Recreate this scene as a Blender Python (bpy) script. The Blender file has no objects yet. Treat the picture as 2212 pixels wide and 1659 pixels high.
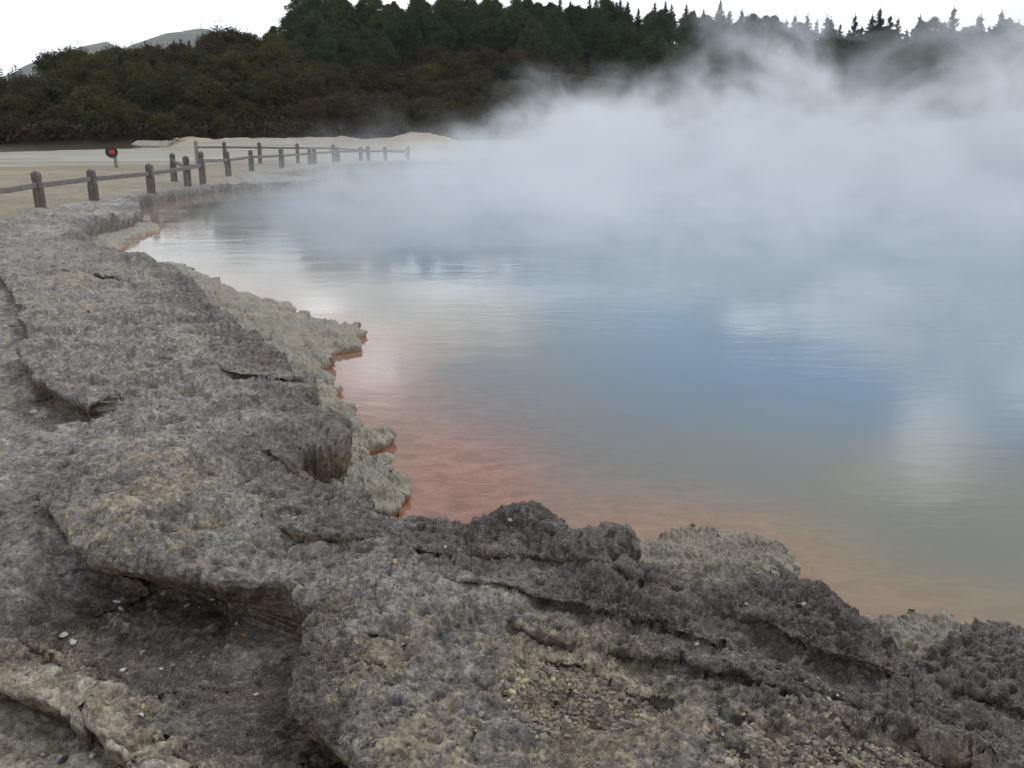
import bpy, math, random, time
import numpy as np
from mathutils import Vector, Matrix
T0 = time.time()
rng = np.random.default_rng(7)
random.seed(7)
scene = bpy.context.scene
C = scene.collection
R = math.radians
F32 = np.float32

# ------------------------------------------------------------------ camera
CAMZ = 1.7
FPX = 1900.0
PITCH = math.atan(544.5 / FPX)
cam = bpy.data.cameras.new('camera')
cam.sensor_width = 36.0
cam.lens = FPX / 2212.0 * 36.0
cam.clip_start = 0.05
cam.clip_end = 30000
camo = bpy.data.objects.new('camera', cam)
C.objects.link(camo)
camo.location = (0, 0, CAMZ)
camo.rotation_euler = (math.pi / 2 - PITCH, 0, 0)
scene.camera = camo

def ray(X, Y):
    cx = (X - 1106) / FPX
    cy = (829.5 - Y) / FPX
    c, s = math.cos(PITCH), math.sin(PITCH)
    return cx, c + cy * s, -s + cy * c

def at(X, Y, z=0.0):
    dx, dy, dz = ray(X, Y)
    t = (z - CAMZ) / dz
    return (dx * t, dy * t, z)

def at_r(X, Y, r):
    """point on the sight line at ground distance r"""
    dx, dy, dz = ray(X, Y)
    t = r / math.hypot(dx, dy)
    return (dx * t, dy * t, CAMZ + dz * t)

def project(x, y, z):
    c, s = math.cos(PITCH), math.sin(PITCH)
    zz = z - CAMZ
    f = y * c - zz * s
    u = y * s + zz * c
    return 1106 + FPX * x / f, 829.5 - FPX * u / f

def pts(lst, z=0.0):
    return [at(a, b, z)[:2] for a, b in lst]

# ------------------------------------------------------------------ noise
PERM = rng.permutation(256).astype(np.int32)
G3 = rng.normal(size=(256, 3)); G3 /= np.linalg.norm(G3, axis=1)[:, None]
G3 = G3.astype(F32)

def perlin(x, y, z):
    x = np.asarray(x, F32); y = np.asarray(y, F32); z = np.asarray(z, F32)
    xf, yf, zf = np.floor(x), np.floor(y), np.floor(z)
    xi, yi, zi = xf.astype(np.int32), yf.astype(np.int32), zf.astype(np.int32)
    fx, fy, fz = x - xf, y - yf, z - zf
    u = fx * fx * fx * (fx * (fx * 6 - 15) + 10)
    v = fy * fy * fy * (fy * (fy * 6 - 15) + 10)
    w = fz * fz * fz * (fz * (fz * 6 - 15) + 10)
    out = 0
    for a in (0, 1):
        pa = PERM[(xi + a) & 255]
        wa = u if a else 1 - u
        for b in (0, 1):
            pb = PERM[(pa + yi + b) & 255]
            wb = wa * (v if b else 1 - v)
            for c in (0, 1):
                g = G3[PERM[(pb + zi + c) & 255]]
                out = out + wb * (w if c else 1 - w) * (g[..., 0] * (fx - a) + g[..., 1] * (fy - b) + g[..., 2] * (fz - c))
    return out * F32(1.5)

def fbm(x, y, z, sc, oct=3, gain=0.5, ridged=False):
    a, s, out = 1.0, 1.0 / sc, 0
    for k in range(oct):
        n = perlin(x * s + 17.3 * k, y * s + 5.1 * k, z * s + 9.7 * k)
        if ridged:
            n = 1 - 2 * np.abs(n)
        out = out + a * n
        a *= gain; s *= 2.03
    return out

def worley(x, y, sc, jit=0.9):
    x = np.asarray(x, F32) / sc; y = np.asarray(y, F32) / sc
    xi, yi = np.floor(x).astype(np.int32), np.floor(y).astype(np.int32)
    d1 = np.full(x.shape, 9.0, F32); d2 = np.full(x.shape, 9.0, F32); cid = np.zeros(x.shape, F32)
    for a in (-1, 0, 1):
        for b in (-1, 0, 1):
            h = PERM[(PERM[(xi + a) & 255] + yi + b) & 255]
            h2 = PERM[(h + 71) & 255]
            px = xi + a + 0.5 + jit * (h / 256.0 - 0.5)
            py = yi + b + 0.5 + jit * (h2 / 256.0 - 0.5)
            d = np.hypot(px - x, py - y).astype(F32)
            m = d < d1
            d2 = np.where(m, d1, np.minimum(d2, d))
            cid = np.where(m, h / 256.0, cid).astype(F32)
            d1 = np.where(m, d, d1)
    return d1, d2, cid

def sstep(a, b, x):
    t = np.clip((x - a) / (b - a), 0, 1)
    return t * t * (3 - 2 * t)

def poly_sd(x, y, P, attrs=None, closed=True):
    """distance to a polyline; closed: negative inside. returns s, nx, ny (unit, to the + side), attrs"""
    P = np.asarray(P, np.float64)
    n = len(P)
    segs = n if closed else n - 1
    best = np.full(x.shape, 1e18, F32)
    bx = np.zeros(x.shape, F32); by = np.zeros(x.shape, F32)
    side = np.zeros(x.shape, F32)
    inside = np.zeros(x.shape, bool)
    A = None
    if attrs is not None:
        attrs = np.asarray(attrs, F32)
        A = np.zeros((attrs.shape[1],) + x.shape, F32)
    for i in range(segs):
        ax, ay = P[i]; cx, cy = P[(i + 1) % n]
        ex, ey = cx - ax, cy - ay
        L2 = ex * ex + ey * ey + 1e-12
        qx, qy = x - F32(ax), y - F32(ay)
        t = np.clip((qx * F32(ex) + qy * F32(ey)) / F32(L2), 0, 1)
        rx, ry = qx - t * F32(ex), qy - t * F32(ey)
        d = rx * rx + ry * ry
        m = d < best
        best = np.where(m, d, best)
        bx = np.where(m, rx, bx); by = np.where(m, ry, by)
        if not closed:
            side = np.where(m, F32(ex) * qy - F32(ey) * qx, side)
        if A is not None:
            for k in range(attrs.shape[1]):
                A[k] = np.where(m, attrs[i, k] * (1 - t) + attrs[(i + 1) % n, k] * t, A[k])
        if closed and abs(ey) > 1e-12:
            cond = (ay > y) != (cy > y)
            xc = F32(ex / ey) * (y - F32(ay)) + F32(ax)
            inside ^= cond & (x < xc)
    d = np.sqrt(best)
    sg = np.where(inside, -1, 1).astype(F32) if closed else np.where(side > 0, 1, -1).astype(F32)
    inv = sg / np.maximum(d, 1e-6)
    return d * sg, bx * inv, by * inv, A

# ------------------------------------------------------------------ object helpers
def tag(o, label=None, cat=None, group=None, kind=None):
    if label: o['label'] = label
    if cat: o['category'] = cat
    if group: o['group'] = group
    if kind: o['kind'] = kind
    return o

def mesh_from(name, V, Fq, mat=None, smooth=False, attrs=None):
    V = np.ascontiguousarray(V, F32); Fq = np.ascontiguousarray(Fq, np.int32)
    me = bpy.data.meshes.new(name)
    nv, nf, k = len(V), len(Fq), Fq.shape[1]
    me.vertices.add(nv); me.vertices.foreach_set('co', V.ravel())
    me.loops.add(nf * k); me.loops.foreach_set('vertex_index', Fq.ravel())
    me.polygons.add(nf)
    me.polygons.foreach_set('loop_start', np.arange(0, nf * k, k, dtype=np.int32))
    me.update(calc_edges=True)
    me.polygons.foreach_set('use_smooth', np.full(nf, smooth, bool))
    for an, av in (attrs or {}).items():
        at_ = me.attributes.new(an, 'FLOAT', 'POINT')
        at_.data.foreach_set('value', np.ascontiguousarray(av, F32).ravel())
    if mat: me.materials.append(mat)
    me.update()
    return me

def link(name, me, parent=None, loc=None):
    o = bpy.data.objects.new(name, me)
    C.objects.link(o)
    if parent: o.parent = parent
    if loc is not None: o.location = loc
    return o

def empty(name, loc=(0, 0, 0), rz=0.0):
    o = bpy.data.objects.new(name, None)
    C.objects.link(o); o.location = loc; o.rotation_euler = (0, 0, rz)
    o.empty_display_size = 0.3
    return o

class MB:
    """collects boxes / tubes / hulls into one mesh"""
    def __init__(s): s.v = []; s.f = []
    def add(s, v, f):
        o = len(s.v); s.v += [tuple(p) for p in v]; s.f += [tuple(i + o for i in q) for q in f]
    def frustum(s, secs, cap=True):
        """list of rings (each a list of points)"""
        o = len(s.v); n = len(secs[0])
        for r_ in secs: s.v += [tuple(p) for p in r_]
        for k in range(len(secs) - 1):
            for i in range(n):
                j = (i + 1) % n
                s.f.append((o + k * n + i, o + k * n + j, o + (k + 1) * n + j, o + (k + 1) * n + i))
        if cap:
            s.f.append(tuple(o + i for i in reversed(range(n))))
            s.f.append(tuple(o + (len(secs) - 1) * n + i for i in range(n)))
    def tube(s, P, rad, n=8):
        secs = []
        P = [Vector(p) for p in P]
        for i, p in enumerate(P):
            d = (P[min(i + 1, len(P) - 1)] - P[max(i - 1, 0)]).normalized()
            a = d.orthogonal().normalized() if abs(d.z) > 0.9 else d.cross(Vector((0, 0, 1))).normalized()
            b = d.cross(a)
            r_ = rad[i] if isinstance(rad, (list, tuple)) else rad
            secs.append([p + a * (r_ * math.cos(2 * math.pi * k / n)) + b * (r_ * math.sin(2 * math.pi * k / n)) for k in range(n)])
        s.frustum(secs)
    def mesh(s, name, mat, smooth=False):
        me = bpy.data.meshes.new(name)
        me.from_pydata(s.v, [], s.f)
        me.materials.append(mat)
        if smooth:
            me.polygons.foreach_set('use_smooth', np.full(len(me.polygons), True))
        me.update()
        return me

# ------------------------------------------------------------------ node helpers
class NT:
    def __init__(s, tree): s.t = tree; s.n = tree.nodes; s.l = tree.links
    def new(s, typ, **kw):
        nd = s.n.new(typ)
        for k, v in kw.items():
            if k.startswith('i_'):
                s.put(nd.inputs[k[2:]], v)
            else: setattr(nd, k, v)
        return nd
    def put(s, sock, v):
        if hasattr(v, 'is_output') or isinstance(v, bpy.types.NodeSocket): s.l.new(v, sock)
        elif hasattr(v, 'outputs'): s.l.new(v.outputs[0], sock)
        else: sock.default_value = v
    def math(s, op, a, b=None, c=None, clamp=False):
        nd = s.n.new('ShaderNodeMath'); nd.operation = op; nd.use_clamp = clamp
        for i, v in enumerate((a, b, c)):
            if v is not None: s.put(nd.inputs[i], v)
        return nd.outputs[0]
    def noise(s, vec, scale, detail=4, rough=0.55, dist=0.0, col=False):
        nd = s.n.new('ShaderNodeTexNoise')
        if vec is not None: s.put(nd.inputs['Vector'], vec)
        nd.inputs['Scale'].default_value = scale; nd.inputs['Detail'].default_value = detail
        nd.inputs['Roughness'].default_value = rough; nd.inputs['Distortion'].default_value = dist
        return nd.outputs['Color' if col else 'Fac']
    def ramp(s, fac, lo, hi, a=0.0, b=1.0, smooth=True):
        nd = s.n.new('ShaderNodeMapRange'); nd.interpolation_type = 'SMOOTHSTEP' if smooth else 'LINEAR'
        s.put(nd.inputs['Value'], fac)
        nd.inputs['From Min'].default_value = lo; nd.inputs['From Max'].default_value = hi
        nd.inputs['To Min'].default_value = a; nd.inputs['To Max'].default_value = b
        return nd.outputs['Result']
    def mix(s, fac, a, b, mode='MIX'):
        nd = s.n.new('ShaderNodeMix'); nd.data_type = 'RGBA'; nd.blend_type = mode
        s.put(nd.inputs['Factor'], fac)
        for k, v in (('A', a), ('B', b)):
            sock = [i for i in nd.inputs if i.name == k and i.type == 'RGBA'][0]
            if isinstance(v, tuple): v = (v + (1.0,))[:4]
            s.put(sock, v)
        return [o for o in nd.outputs if o.type == 'RGBA'][0]
    def attr(s, name): return s.new('ShaderNodeAttribute', attribute_name=name).outputs['Fac']
    def mapped(s, vec, scale=(1, 1, 1), rot=(0, 0, 0)):
        nd = s.n.new('ShaderNodeMapping'); s.put(nd.inputs['Vector'], vec)
        nd.inputs['Scale'].default_value = scale; nd.inputs['Rotation'].default_value = rot
        return nd.outputs[0]
    def bump(s, h, strength, dist, normal=None):
        nd = s.n.new('ShaderNodeBump'); s.put(nd.inputs['Height'], h)
        nd.inputs['Strength'].default_value = strength; nd.inputs['Distance'].default_value = dist
        if normal is not None: s.put(nd.inputs['Normal'], normal)
        return nd.outputs[0]

def material(name):
    m = bpy.data.materials.new(name); m.use_nodes = True
    t = NT(m.node_tree)
    b = m.node_tree.nodes['Principled BSDF']
    return m, t, b

def lin(r, g, b):
    f = lambda c: (c / 255 / 12.92) if c <= 10 else (((c / 255) + 0.055) / 1.055) ** 2.4
    return (f(r), f(g), f(b))

# ------------------------------------------------------------------ materials
def rock_material():
    m, t, b = material('weathered_sinter_rock')
    P = t.new('ShaderNodeNewGeometry').outputs['Position']
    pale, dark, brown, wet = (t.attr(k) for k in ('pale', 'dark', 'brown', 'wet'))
    n1 = t.noise(P, 3.2, 6, 0.65, 0.4)
    n2 = t.noise(P, 13, 7, 0.7, 0.3)
    n3 = t.noise(P, 55, 5, 0.7)
    n4 = t.noise(P, 170, 3, 0.7)
    n0 = t.noise(P, 1.1, 5, 0.6, 0.6)
    n25 = t.noise(t.mapped(P, (1, 1.4, 1.4)), 27, 6, 0.72, 0.4)
    col = t.mix(t.ramp(n1, 0.40, 0.60), (0.180, 0.158, 0.140), (0.282, 0.260, 0.238))
    col = t.mix(t.ramp(n2, 0.49, 0.57), col, (0.322, 0.304, 0.282))
    col = t.mix(t.ramp(n25, 0.46, 0.35), col, (0.105, 0.090, 0.080))
    nm = t.noise(t.mapped(P, (1, 1, 1), (0, 0, R(30))), 7.5, 7, 0.72, 0.8)
    col = t.mix(t.ramp(nm, 0.44, 0.39), col, t.mix(0.5, col, (0.098, 0.086, 0.078)))
    # buff crust showing through in flakes
    buff = t.math('ADD', t.math('MULTIPLY', pale, 0.26), t.math('ADD', t.math('MULTIPLY', t.math('SUBTRACT', n1, 0.5), 0.5), t.math('MULTIPLY', t.math('SUBTRACT', n0, 0.5), 0.35)))
    bf = t.ramp(t.math('ADD', buff, t.math('ADD', t.math('MULTIPLY', t.math('SUBTRACT', n25, 0.5), 0.6), t.math('MULTIPLY', t.math('SUBTRACT', nm, 0.5), 0.7))), 0.07, 0.14)
    buffc = t.mix(t.ramp(n3, 0.35, 0.65), (0.225, 0.178, 0.118), (0.410, 0.345, 0.245))
    buffc = t.mix(t.ramp(pale, 0.95, 1.15), buffc, t.mix(t.ramp(n2, 0.4, 0.6), (0.40, 0.345, 0.26), (0.60, 0.545, 0.44)))
    col = t.mix(t.math('MULTIPLY', bf, 0.85), col, buffc)
    # dark porous rim stains, plus painted shade of the lower terrace hollow
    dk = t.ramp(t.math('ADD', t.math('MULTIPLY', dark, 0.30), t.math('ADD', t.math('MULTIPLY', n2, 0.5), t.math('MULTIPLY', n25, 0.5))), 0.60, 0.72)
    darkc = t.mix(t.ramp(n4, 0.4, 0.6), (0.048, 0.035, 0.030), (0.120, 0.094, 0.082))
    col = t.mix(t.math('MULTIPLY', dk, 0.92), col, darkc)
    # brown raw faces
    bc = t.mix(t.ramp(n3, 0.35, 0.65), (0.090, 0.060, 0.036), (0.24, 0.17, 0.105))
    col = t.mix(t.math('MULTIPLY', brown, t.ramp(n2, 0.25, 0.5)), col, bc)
    # fine speckle: pale grains and dark pits
    sp = t.ramp(n4, 0.57, 0.67)
    col = t.mix(t.math('MULTIPLY', sp, 0.45), col, (0.50, 0.475, 0.43))
    sp2 = t.ramp(t.noise(P, 85, 5, 0.75), 0.42, 0.32)
    col = t.mix(t.math('MULTIPLY', sp2, 0.75), col, (0.055, 0.043, 0.036))
    # grit: strong small scale tone changes of the crust itself
    ga = t.ramp(t.noise(P, 34, 6, 0.75, 0.6), 0.34, 0.66, 0.58, 1.42)
    gb = t.ramp(t.noise(P, 11, 5, 0.7, 1.0), 0.36, 0.64, 0.74, 1.36)
    sc_ = t.new('ShaderNodeVectorMath', operation='SCALE')
    t.put(sc_.inputs[0], col); t.put(sc_.inputs['Scale'], t.math('MULTIPLY', t.math('MULTIPLY', ga, gb), 0.82))
    col = sc_.outputs[0]
    # white mineral bloom
    wb = t.ramp(t.noise(P, 6.5, 6, 0.78), 0.64, 0.72)
    col = t.mix(t.math('MULTIPLY', wb, 0.45), col, (0.58, 0.58, 0.58))
    t.put(b.inputs['Base Color'], col)
    rgh = t.ramp(t.math('ADD', t.math('MULTIPLY', wet, 0.5), t.math('SUBTRACT', n1, 0.5)), -0.12, 0.40, 0.72, 0.28)
    t.put(b.inputs['Roughness'], rgh)
    b.inputs['Specular IOR Level'].default_value = 0.5
    h = t.math('ADD', t.math('MULTIPLY', n3, 0.9), t.math('MULTIPLY', n4, 0.4))
    t.put(b.inputs['Normal'], t.bump(t.math('ADD', h, t.math('MULTIPLY', n25, 1.0)), 0.75, 0.013))
    return m

def fringe_material():
    m, t, b = material('coral_sinter')
    P = t.new('ShaderNodeNewGeometry').outputs['Position']
    org = t.attr('orange'); tip = t.attr('tip')
    n1 = t.noise(P, 5, 5, 0.6); n2 = t.noise(P, 60, 5, 0.7)
    col = t.mix(t.ramp(n1, 0.35, 0.65), (0.205, 0.175, 0.130), (0.300, 0.270, 0.212))
    col = t.mix(t.ramp(t.noise(P, 2.1, 4), 0.5, 0.65), col, (0.23, 0.225, 0.19))
    col = t.mix(t.math('MULTIPLY', tip, 0.5), col, (0.36, 0.335, 0.275))
    col = t.mix(t.ramp(n2, 0.46, 0.30), col, (0.10, 0.085, 0.065))
    oc = t.mix(t.ramp(n2, 0.4, 0.6), (0.34, 0.095, 0.02), (0.46, 0.17, 0.05))
    col = t.mix(org, col, oc)
    t.put(b.inputs['Base Color'], col)
    b.inputs['Roughness'].default_value = 0.8
    t.put(b.inputs['Normal'], t.bump(n2, 0.6, 0.012))
    return m

def sand_material():
    m, t, b = material('sinter_sand')
    P = t.new('ShaderNodeNewGeometry').outputs['Position']
    white, scree, yel = t.attr('white'), t.attr('scree'), t.attr('yellow')
    n1 = t.noise(t.mapped(P, (0.05, 0.16, 0.2)), 1.0, 6, 0.65, 0.8)
    n2 = t.noise(P, 1.6, 7, 0.75)
    n3 = t.noise(P, 9, 5, 0.75)
    sep = t.new('ShaderNodeSeparateXYZ', i_Vector=P)
    bands = t.noise(t.mapped(P, (0.06, 0.5, 0.2)), 1.0, 6, 0.7, 1.2)
    col = t.mix(t.ramp(n1, 0.35, 0.65), (0.225, 0.190, 0.135), (0.305, 0.265, 0.198))
    col = t.mix(t.ramp(n2, 0.46, 0.62), col, (0.175, 0.148, 0.11))
    col = t.mix(t.ramp(n3, 0.36, 0.28), col, (0.15, 0.125, 0.10))
    wc = t.mix(t.ramp(bands, 0.40, 0.62), (0.385, 0.37, 0.315), (0.215, 0.20, 0.155))
    wc = t.mix(t.ramp(t.noise(t.mapped(P, (0.12, 0.9, 0.2)), 1.0, 6, 0.8, 0.6), 0.60, 0.66), wc, (0.60, 0.585, 0.53))
    col = t.mix(white, col, wc)
    sc = t.mix(t.ramp(n3, 0.4, 0.6), (0.40, 0.35, 0.31), (0.22, 0.165, 0.135))
    sc = t.mix(t.ramp(n2, 0.52, 0.64), sc, (0.24, 0.13, 0.075))
    col = t.mix(scree, col, sc)
    col = t.mix(yel, col, t.mix(t.ramp(n2, 0.4, 0.6), (0.42, 0.37, 0.20), (0.48, 0.40, 0.13)))
    t.put(b.inputs['Base Color'], col)
    b.inputs['Roughness'].default_value = 0.9
    h = t.math('ADD', n2, t.math('MULTIPLY', n3, 0.5))
    t.put(b.inputs['Normal'], t.bump(h, 0.5, 0.06))
    return m

def water_material(rings):
    m, t, b = material('hot_spring_water')
    P = t.new('ShaderNodeNewGeometry').outputs['Position']
    d = t.attr('depth'); warm = t.attr('warm')
    n = t.noise(P, 0.8, 5, 0.6, 0.6)
    n2 = t.noise(t.mapped(P, (5, 9, 1)), 1.0, 6, 0.75, 1.0)
    dd = t.math('ADD', d, t.math('MULTIPLY', t.math('SUBTRACT', n, 0.5), 0.22))
    red = t.mix(t.ramp(n2, 0.35, 0.65), (0.190, 0.070, 0.052), (0.330, 0.150, 0.105))
    ochre = t.mix(t.ramp(n2, 0.35, 0.65), (0.225, 0.155, 0.098), (0.275, 0.195, 0.125))
    olive = (0.150, 0.156, 0.122)
    deep = (0.072, 0.140, 0.205)
    sh = t.mix(t.ramp(dd, -0.02, 0.34), ochre, olive)
    c = t.mix(t.ramp(dd, 0.35, 1.15), sh, deep)
    wf = t.math('MULTIPLY', warm, t.ramp(n, 0.25, 0.6, 0.65, 1.0))
    c = t.mix(t.math('MULTIPLY', wf, t.ramp(dd, 0.95, 0.05)), c, red)
    t.put(b.inputs['Base Color'], c)
    b.inputs['Roughness'].default_value = 0.035
    b.inputs['IOR'].default_value = 1.33
    # wind ripples in patches
    patch = t.ramp(t.noise(t.mapped(P, (0.35, 0.8, 1)), 1.0, 4, 0.6), 0.38, 0.62, 0.25, 1.0)
    w1 = t.noise(t.mapped(P, (3.0, 7.0, 1), (0, 0, R(12))), 1.0, 4, 0.6, 0.5)
    w2 = t.noise(t.mapped(P, (11.0, 24.0, 1), (0, 0, R(-8))), 1.0, 3, 0.6)
    h = t.math('MULTIPLY', patch, t.math('ADD', w1, t.math('MULTIPLY', w2, 0.30)))
    for (rx, ry, rad, wl, amp) in rings:
        sep = t.new('ShaderNodeSeparateXYZ', i_Vector=P)
        dx = t.math('SUBTRACT', sep.outputs['X'], rx); dy = t.math('SUBTRACT', sep.outputs['Y'], ry)
        rr = t.math('SQRT', t.math('ADD', t.math('MULTIPLY', dx, dx), t.math('MULTIPLY', dy, dy)))
        env = t.math('MULTIPLY', t.ramp(rr, rad, rad * 0.75), t.ramp(rr, 0.0, rad * 0.6, 0.25, 1.0))
        wv = t.math('MULTIPLY', t.math('SINE', t.math('MULTIPLY', rr, 2 * math.pi / wl)), env)
        h = t.math('ADD', h, t.math('MULTIPLY', wv, amp))
    t.put(b.inputs['Normal'], t.bump(h, 1.0, 0.0023))
    return m

def pond_material():
    m, t, b = material('pond_water')
    P = t.new('ShaderNodeNewGeometry').outputs['Position']
    b.inputs['Base Color'].default_value = (0.105, 0.082, 0.036, 1)
    b.inputs['Roughness'].default_value = 0.12
    b.inputs['IOR'].default_value = 1.33
    t.put(b.inputs['Normal'], t.bump(t.noise(t.mapped(P, (0.6, 2.0, 1)), 1.0, 4), 0.3, 0.02))
    return m

def wood_material(name, c1, c2):
    m, t, b = material(name)
    tc = t.new('ShaderNodeTexCoord').outputs['Object']
    g = t.noise(t.mapped(tc, (30, 30, 2.2)), 1.0, 6, 0.7, 0.5)
    g2 = t.noise(tc, 7, 4)
    col = t.mix(t.ramp(g, 0.35, 0.65), c1, c2)
    col = t.mix(t.ramp(g2, 0.52, 0.7), col, (0.19, 0.19, 0.175))
    t.put(b.inputs['Base Color'], col)
    b.inputs['Roughness'].default_value = 0.85
    t.put(b.inputs['Normal'], t.bump(g, 0.5, 0.01))
    return m

def leaf_material(name, spread=0.5):
    m, t, b = material(name)
    oi = t.new('ShaderNodeObjectInfo')
    geo = t.new('ShaderNodeNewGeometry')
    rp = geo.outputs['Random Per Island']
    tc = t.new('ShaderNodeTexCoord').outputs['Object']
    n = t.noise(tc, 0.75, 3)
    k = t.math('ADD', t.math('MULTIPLY', rp, spread), t.math('MULTIPLY', n, 0.9))
    k = t.math('ADD', k, 0.15)
    col = t.new('ShaderNodeVectorMath', operation='SCALE')
    t.put(col.inputs[0], oi.outputs['Color']); t.put(col.inputs['Scale'], k)
    # some dead brown sprigs
    c2 = t.mix(t.ramp(t.math('ADD', t.math('MULTIPLY', n, 0.6), t.math('MULTIPLY', rp, 0.4)), 0.58, 0.74), col.outputs[0], (0.050, 0.030, 0.018))
    t.put(b.inputs['Base Color'], c2)
    b.inputs['Roughness'].default_value = 0.75
    b.inputs['Specular IOR Level'].default_value = 0.12
    return m

def plain(name, col, rough=0.8, nscale=6.0, var=0.35, bump=0.0, bd=0.01):
    m, t, b = material(name)
    tc = t.new('ShaderNodeTexCoord').outputs['Object']
    n = t.noise(tc, nscale, 5, 0.65)
    a = tuple(c * (1 - var) for c in col); c_ = tuple(min(1, c * (1 + var)) for c in col)
    t.put(b.inputs['Base Color'], t.mix(t.ramp(n, 0.3, 0.7), a, c_))
    b.inputs['Roughness'].default_value = rough
    if bump: t.put(b.inputs['Normal'], t.bump(n, bump, bd))
    return m

# ------------------------------------------------------------------ plan of the pool (traced outlines -> ground points)
ZR, ZW, ZF = 0.12, -0.18, -0.13
FAR = 0.05
rim_near = [(300, 440, .05), (303, 452, .06), (285, 468, .06), (200, 484, .03), (182, 500, .03), (205, 522, .04), (265, 540, .03), (330, 556, .03), (380, 576, .05), (420, 602, .05),
            (445, 636, .06), (482, 664, .05), (498, 690, .08), (540, 700, .05), (570, 728, .06), (602, 752, .08), (632, 786, .07), (664, 800, .09), (662, 838, .09), (690, 864, .07),
            (722, 890, .08), (752, 906, .10), (758, 934, .12), (742, 952, .05), (700, 958, .05), (655, 964, .04), (640, 985, .04), (665, 1014, .05), (735, 1040, .10), (795, 1060, .06), (806, 1084, .05),
            (850, 1100, .04), (910, 1104, .05), (1000, 1110, .06), (1060, 1106, .07), (1115, 1100, .08), (1180, 1118, .08), (1225, 1142, .06), (1300, 1146, .08), (1345, 1150, .08), (1362, 1168, .10), (1345, 1196, .06),
            (1385, 1206, .04), (1430, 1208, .04), (1480, 1232, .04), (1555, 1252, .04), (1640, 1242, .06), (1720, 1256, .06), (1790, 1284, .06), (1832, 1314, .06), (1900, 1348, .05), (1975, 1386, .04),
            (2030, 1368, .05), (2090, 1356, .06), (2150, 1352, .06), (2230, 1362, .05), (2350, 1400, .05)]
rim_far = [(301, 422, .15), (330, 417, .14), (365, 411, .12), (448, 402, .07), (544, 396, .04), (640, 393, .05), (694, 387, .05), (696, 384, .05), (640, 380, .05), (600, 375, .05), (640, 368, .05), (708, 358, .05), (780, 353, .05), (880, 351, .05), (1000, 350, .05), (1100, 348, .05)]
P_near = [at(a, b, ZR)[:2] for a, b, u in rim_near]
P_far = [at(a, b, c)[:2] for a, b, c in rim_far]
P_world = [(5.2, 1.6), (9, 0.2), (18, -2), (32, 6), (42, 22), (44, 40), (36, 54), (20, 60), (8, 58)]
pool_poly = P_near + P_world + P_far[::-1]
rim_u = [u for _, _, u in rim_near] + [.05] * len(P_world) + [.04] * len(P_far)
# rock region (rim + shelf + lower terrace), outside of it the sand flat
rock_out = [(1100, 344), (1000, 346), (880, 347.5), (780, 349.5), (720, 352), (640, 361), (560, 366), (506, 380), (520, 388), (440, 396), (365, 403), (302, 408), (262, 415), (200, 424), (150, 432), (95, 440), (70, 452), (30, 472), (0, 492), (-150, 560), (-420, 690)]
rock_poly = [at(a, b, .15 if 60 < a < 310 else .08 if a in (365, 440) else 0.0)[:2] for a, b in rock_out] + [(-7, 3), (-7, -1.5), (6, -1.5), (9, -.8), (18, -4), (36, 4), (47, 22), (48, 40), (38, 58), (20, 64), (7, 63)]
# lower terrace on the left of the shelf: x, y, height, undercut
terr = [(-420, 560, .05, .02), (-60, 575, .06, .03), (0, 592, .10, .06), (30, 648, .10, .06), (48, 690, .12, .05), (62, 728, .13, .06), (50, 768, .14, .07), (66, 806, .16, .08), (130, 834, .18, .10), (192, 856, .16, .10), (236, 836, .06, .03),
        (262, 838, .04, .02), (222, 878, .04, .02), (168, 918, .06, .02), (116, 990, .08, .03), (106, 1062, .11, .05), (128, 1126, .20, .14), (192, 1172, .27, .22), (300, 1186, .29, .26), (380, 1200, .30, .27), (470, 1214, .30, .22),
        (545, 1206, .29, .14), (585, 1196, .29, .08), (612, 1204, .28, .07), (636, 1240, .28, .11), (650, 1292, .28, .16), (642, 1345, .25, .10), (622, 1420, .22, .10), (640, 1492, .24, .13), (700, 1556, .29, .18), (765, 1620, .30, .18), (830, 1690, .22, .12), (900, 1780, .2, .1)]
terr_poly = [at(a, b, ZR)[:2] for a, b, _, _ in terr] + [(-.2, 1.0), (-7.5, 1.0), (-7.5, 9)]
terr_attr = [(h, u) for _, _, h, u in terr] + [(.2, .1), (.1, .05), (.05, .02)]
hole = [(-300, 1330, .16, .08), (0, 1388, .20, .10), (60, 1408, .22, .12), (122, 1440, .22, .10), (186, 1486, .22, .07), (204, 1510, .22, .06), (212, 1538, .22, .06), (244, 1572, .22, .09), (282, 1610, .22, .08), (286, 1665, .22, .12), (300, 1800, .2, .1)]
hole_poly = [at(a, b, 0.0)[:2] for a, b, _, _ in hole] + [(-1.4, .6), (-5, .6)]
hole_attr = [(h, u) for _, _, h, u in hole] + [(.2, .1), (.2, .1)]
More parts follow.
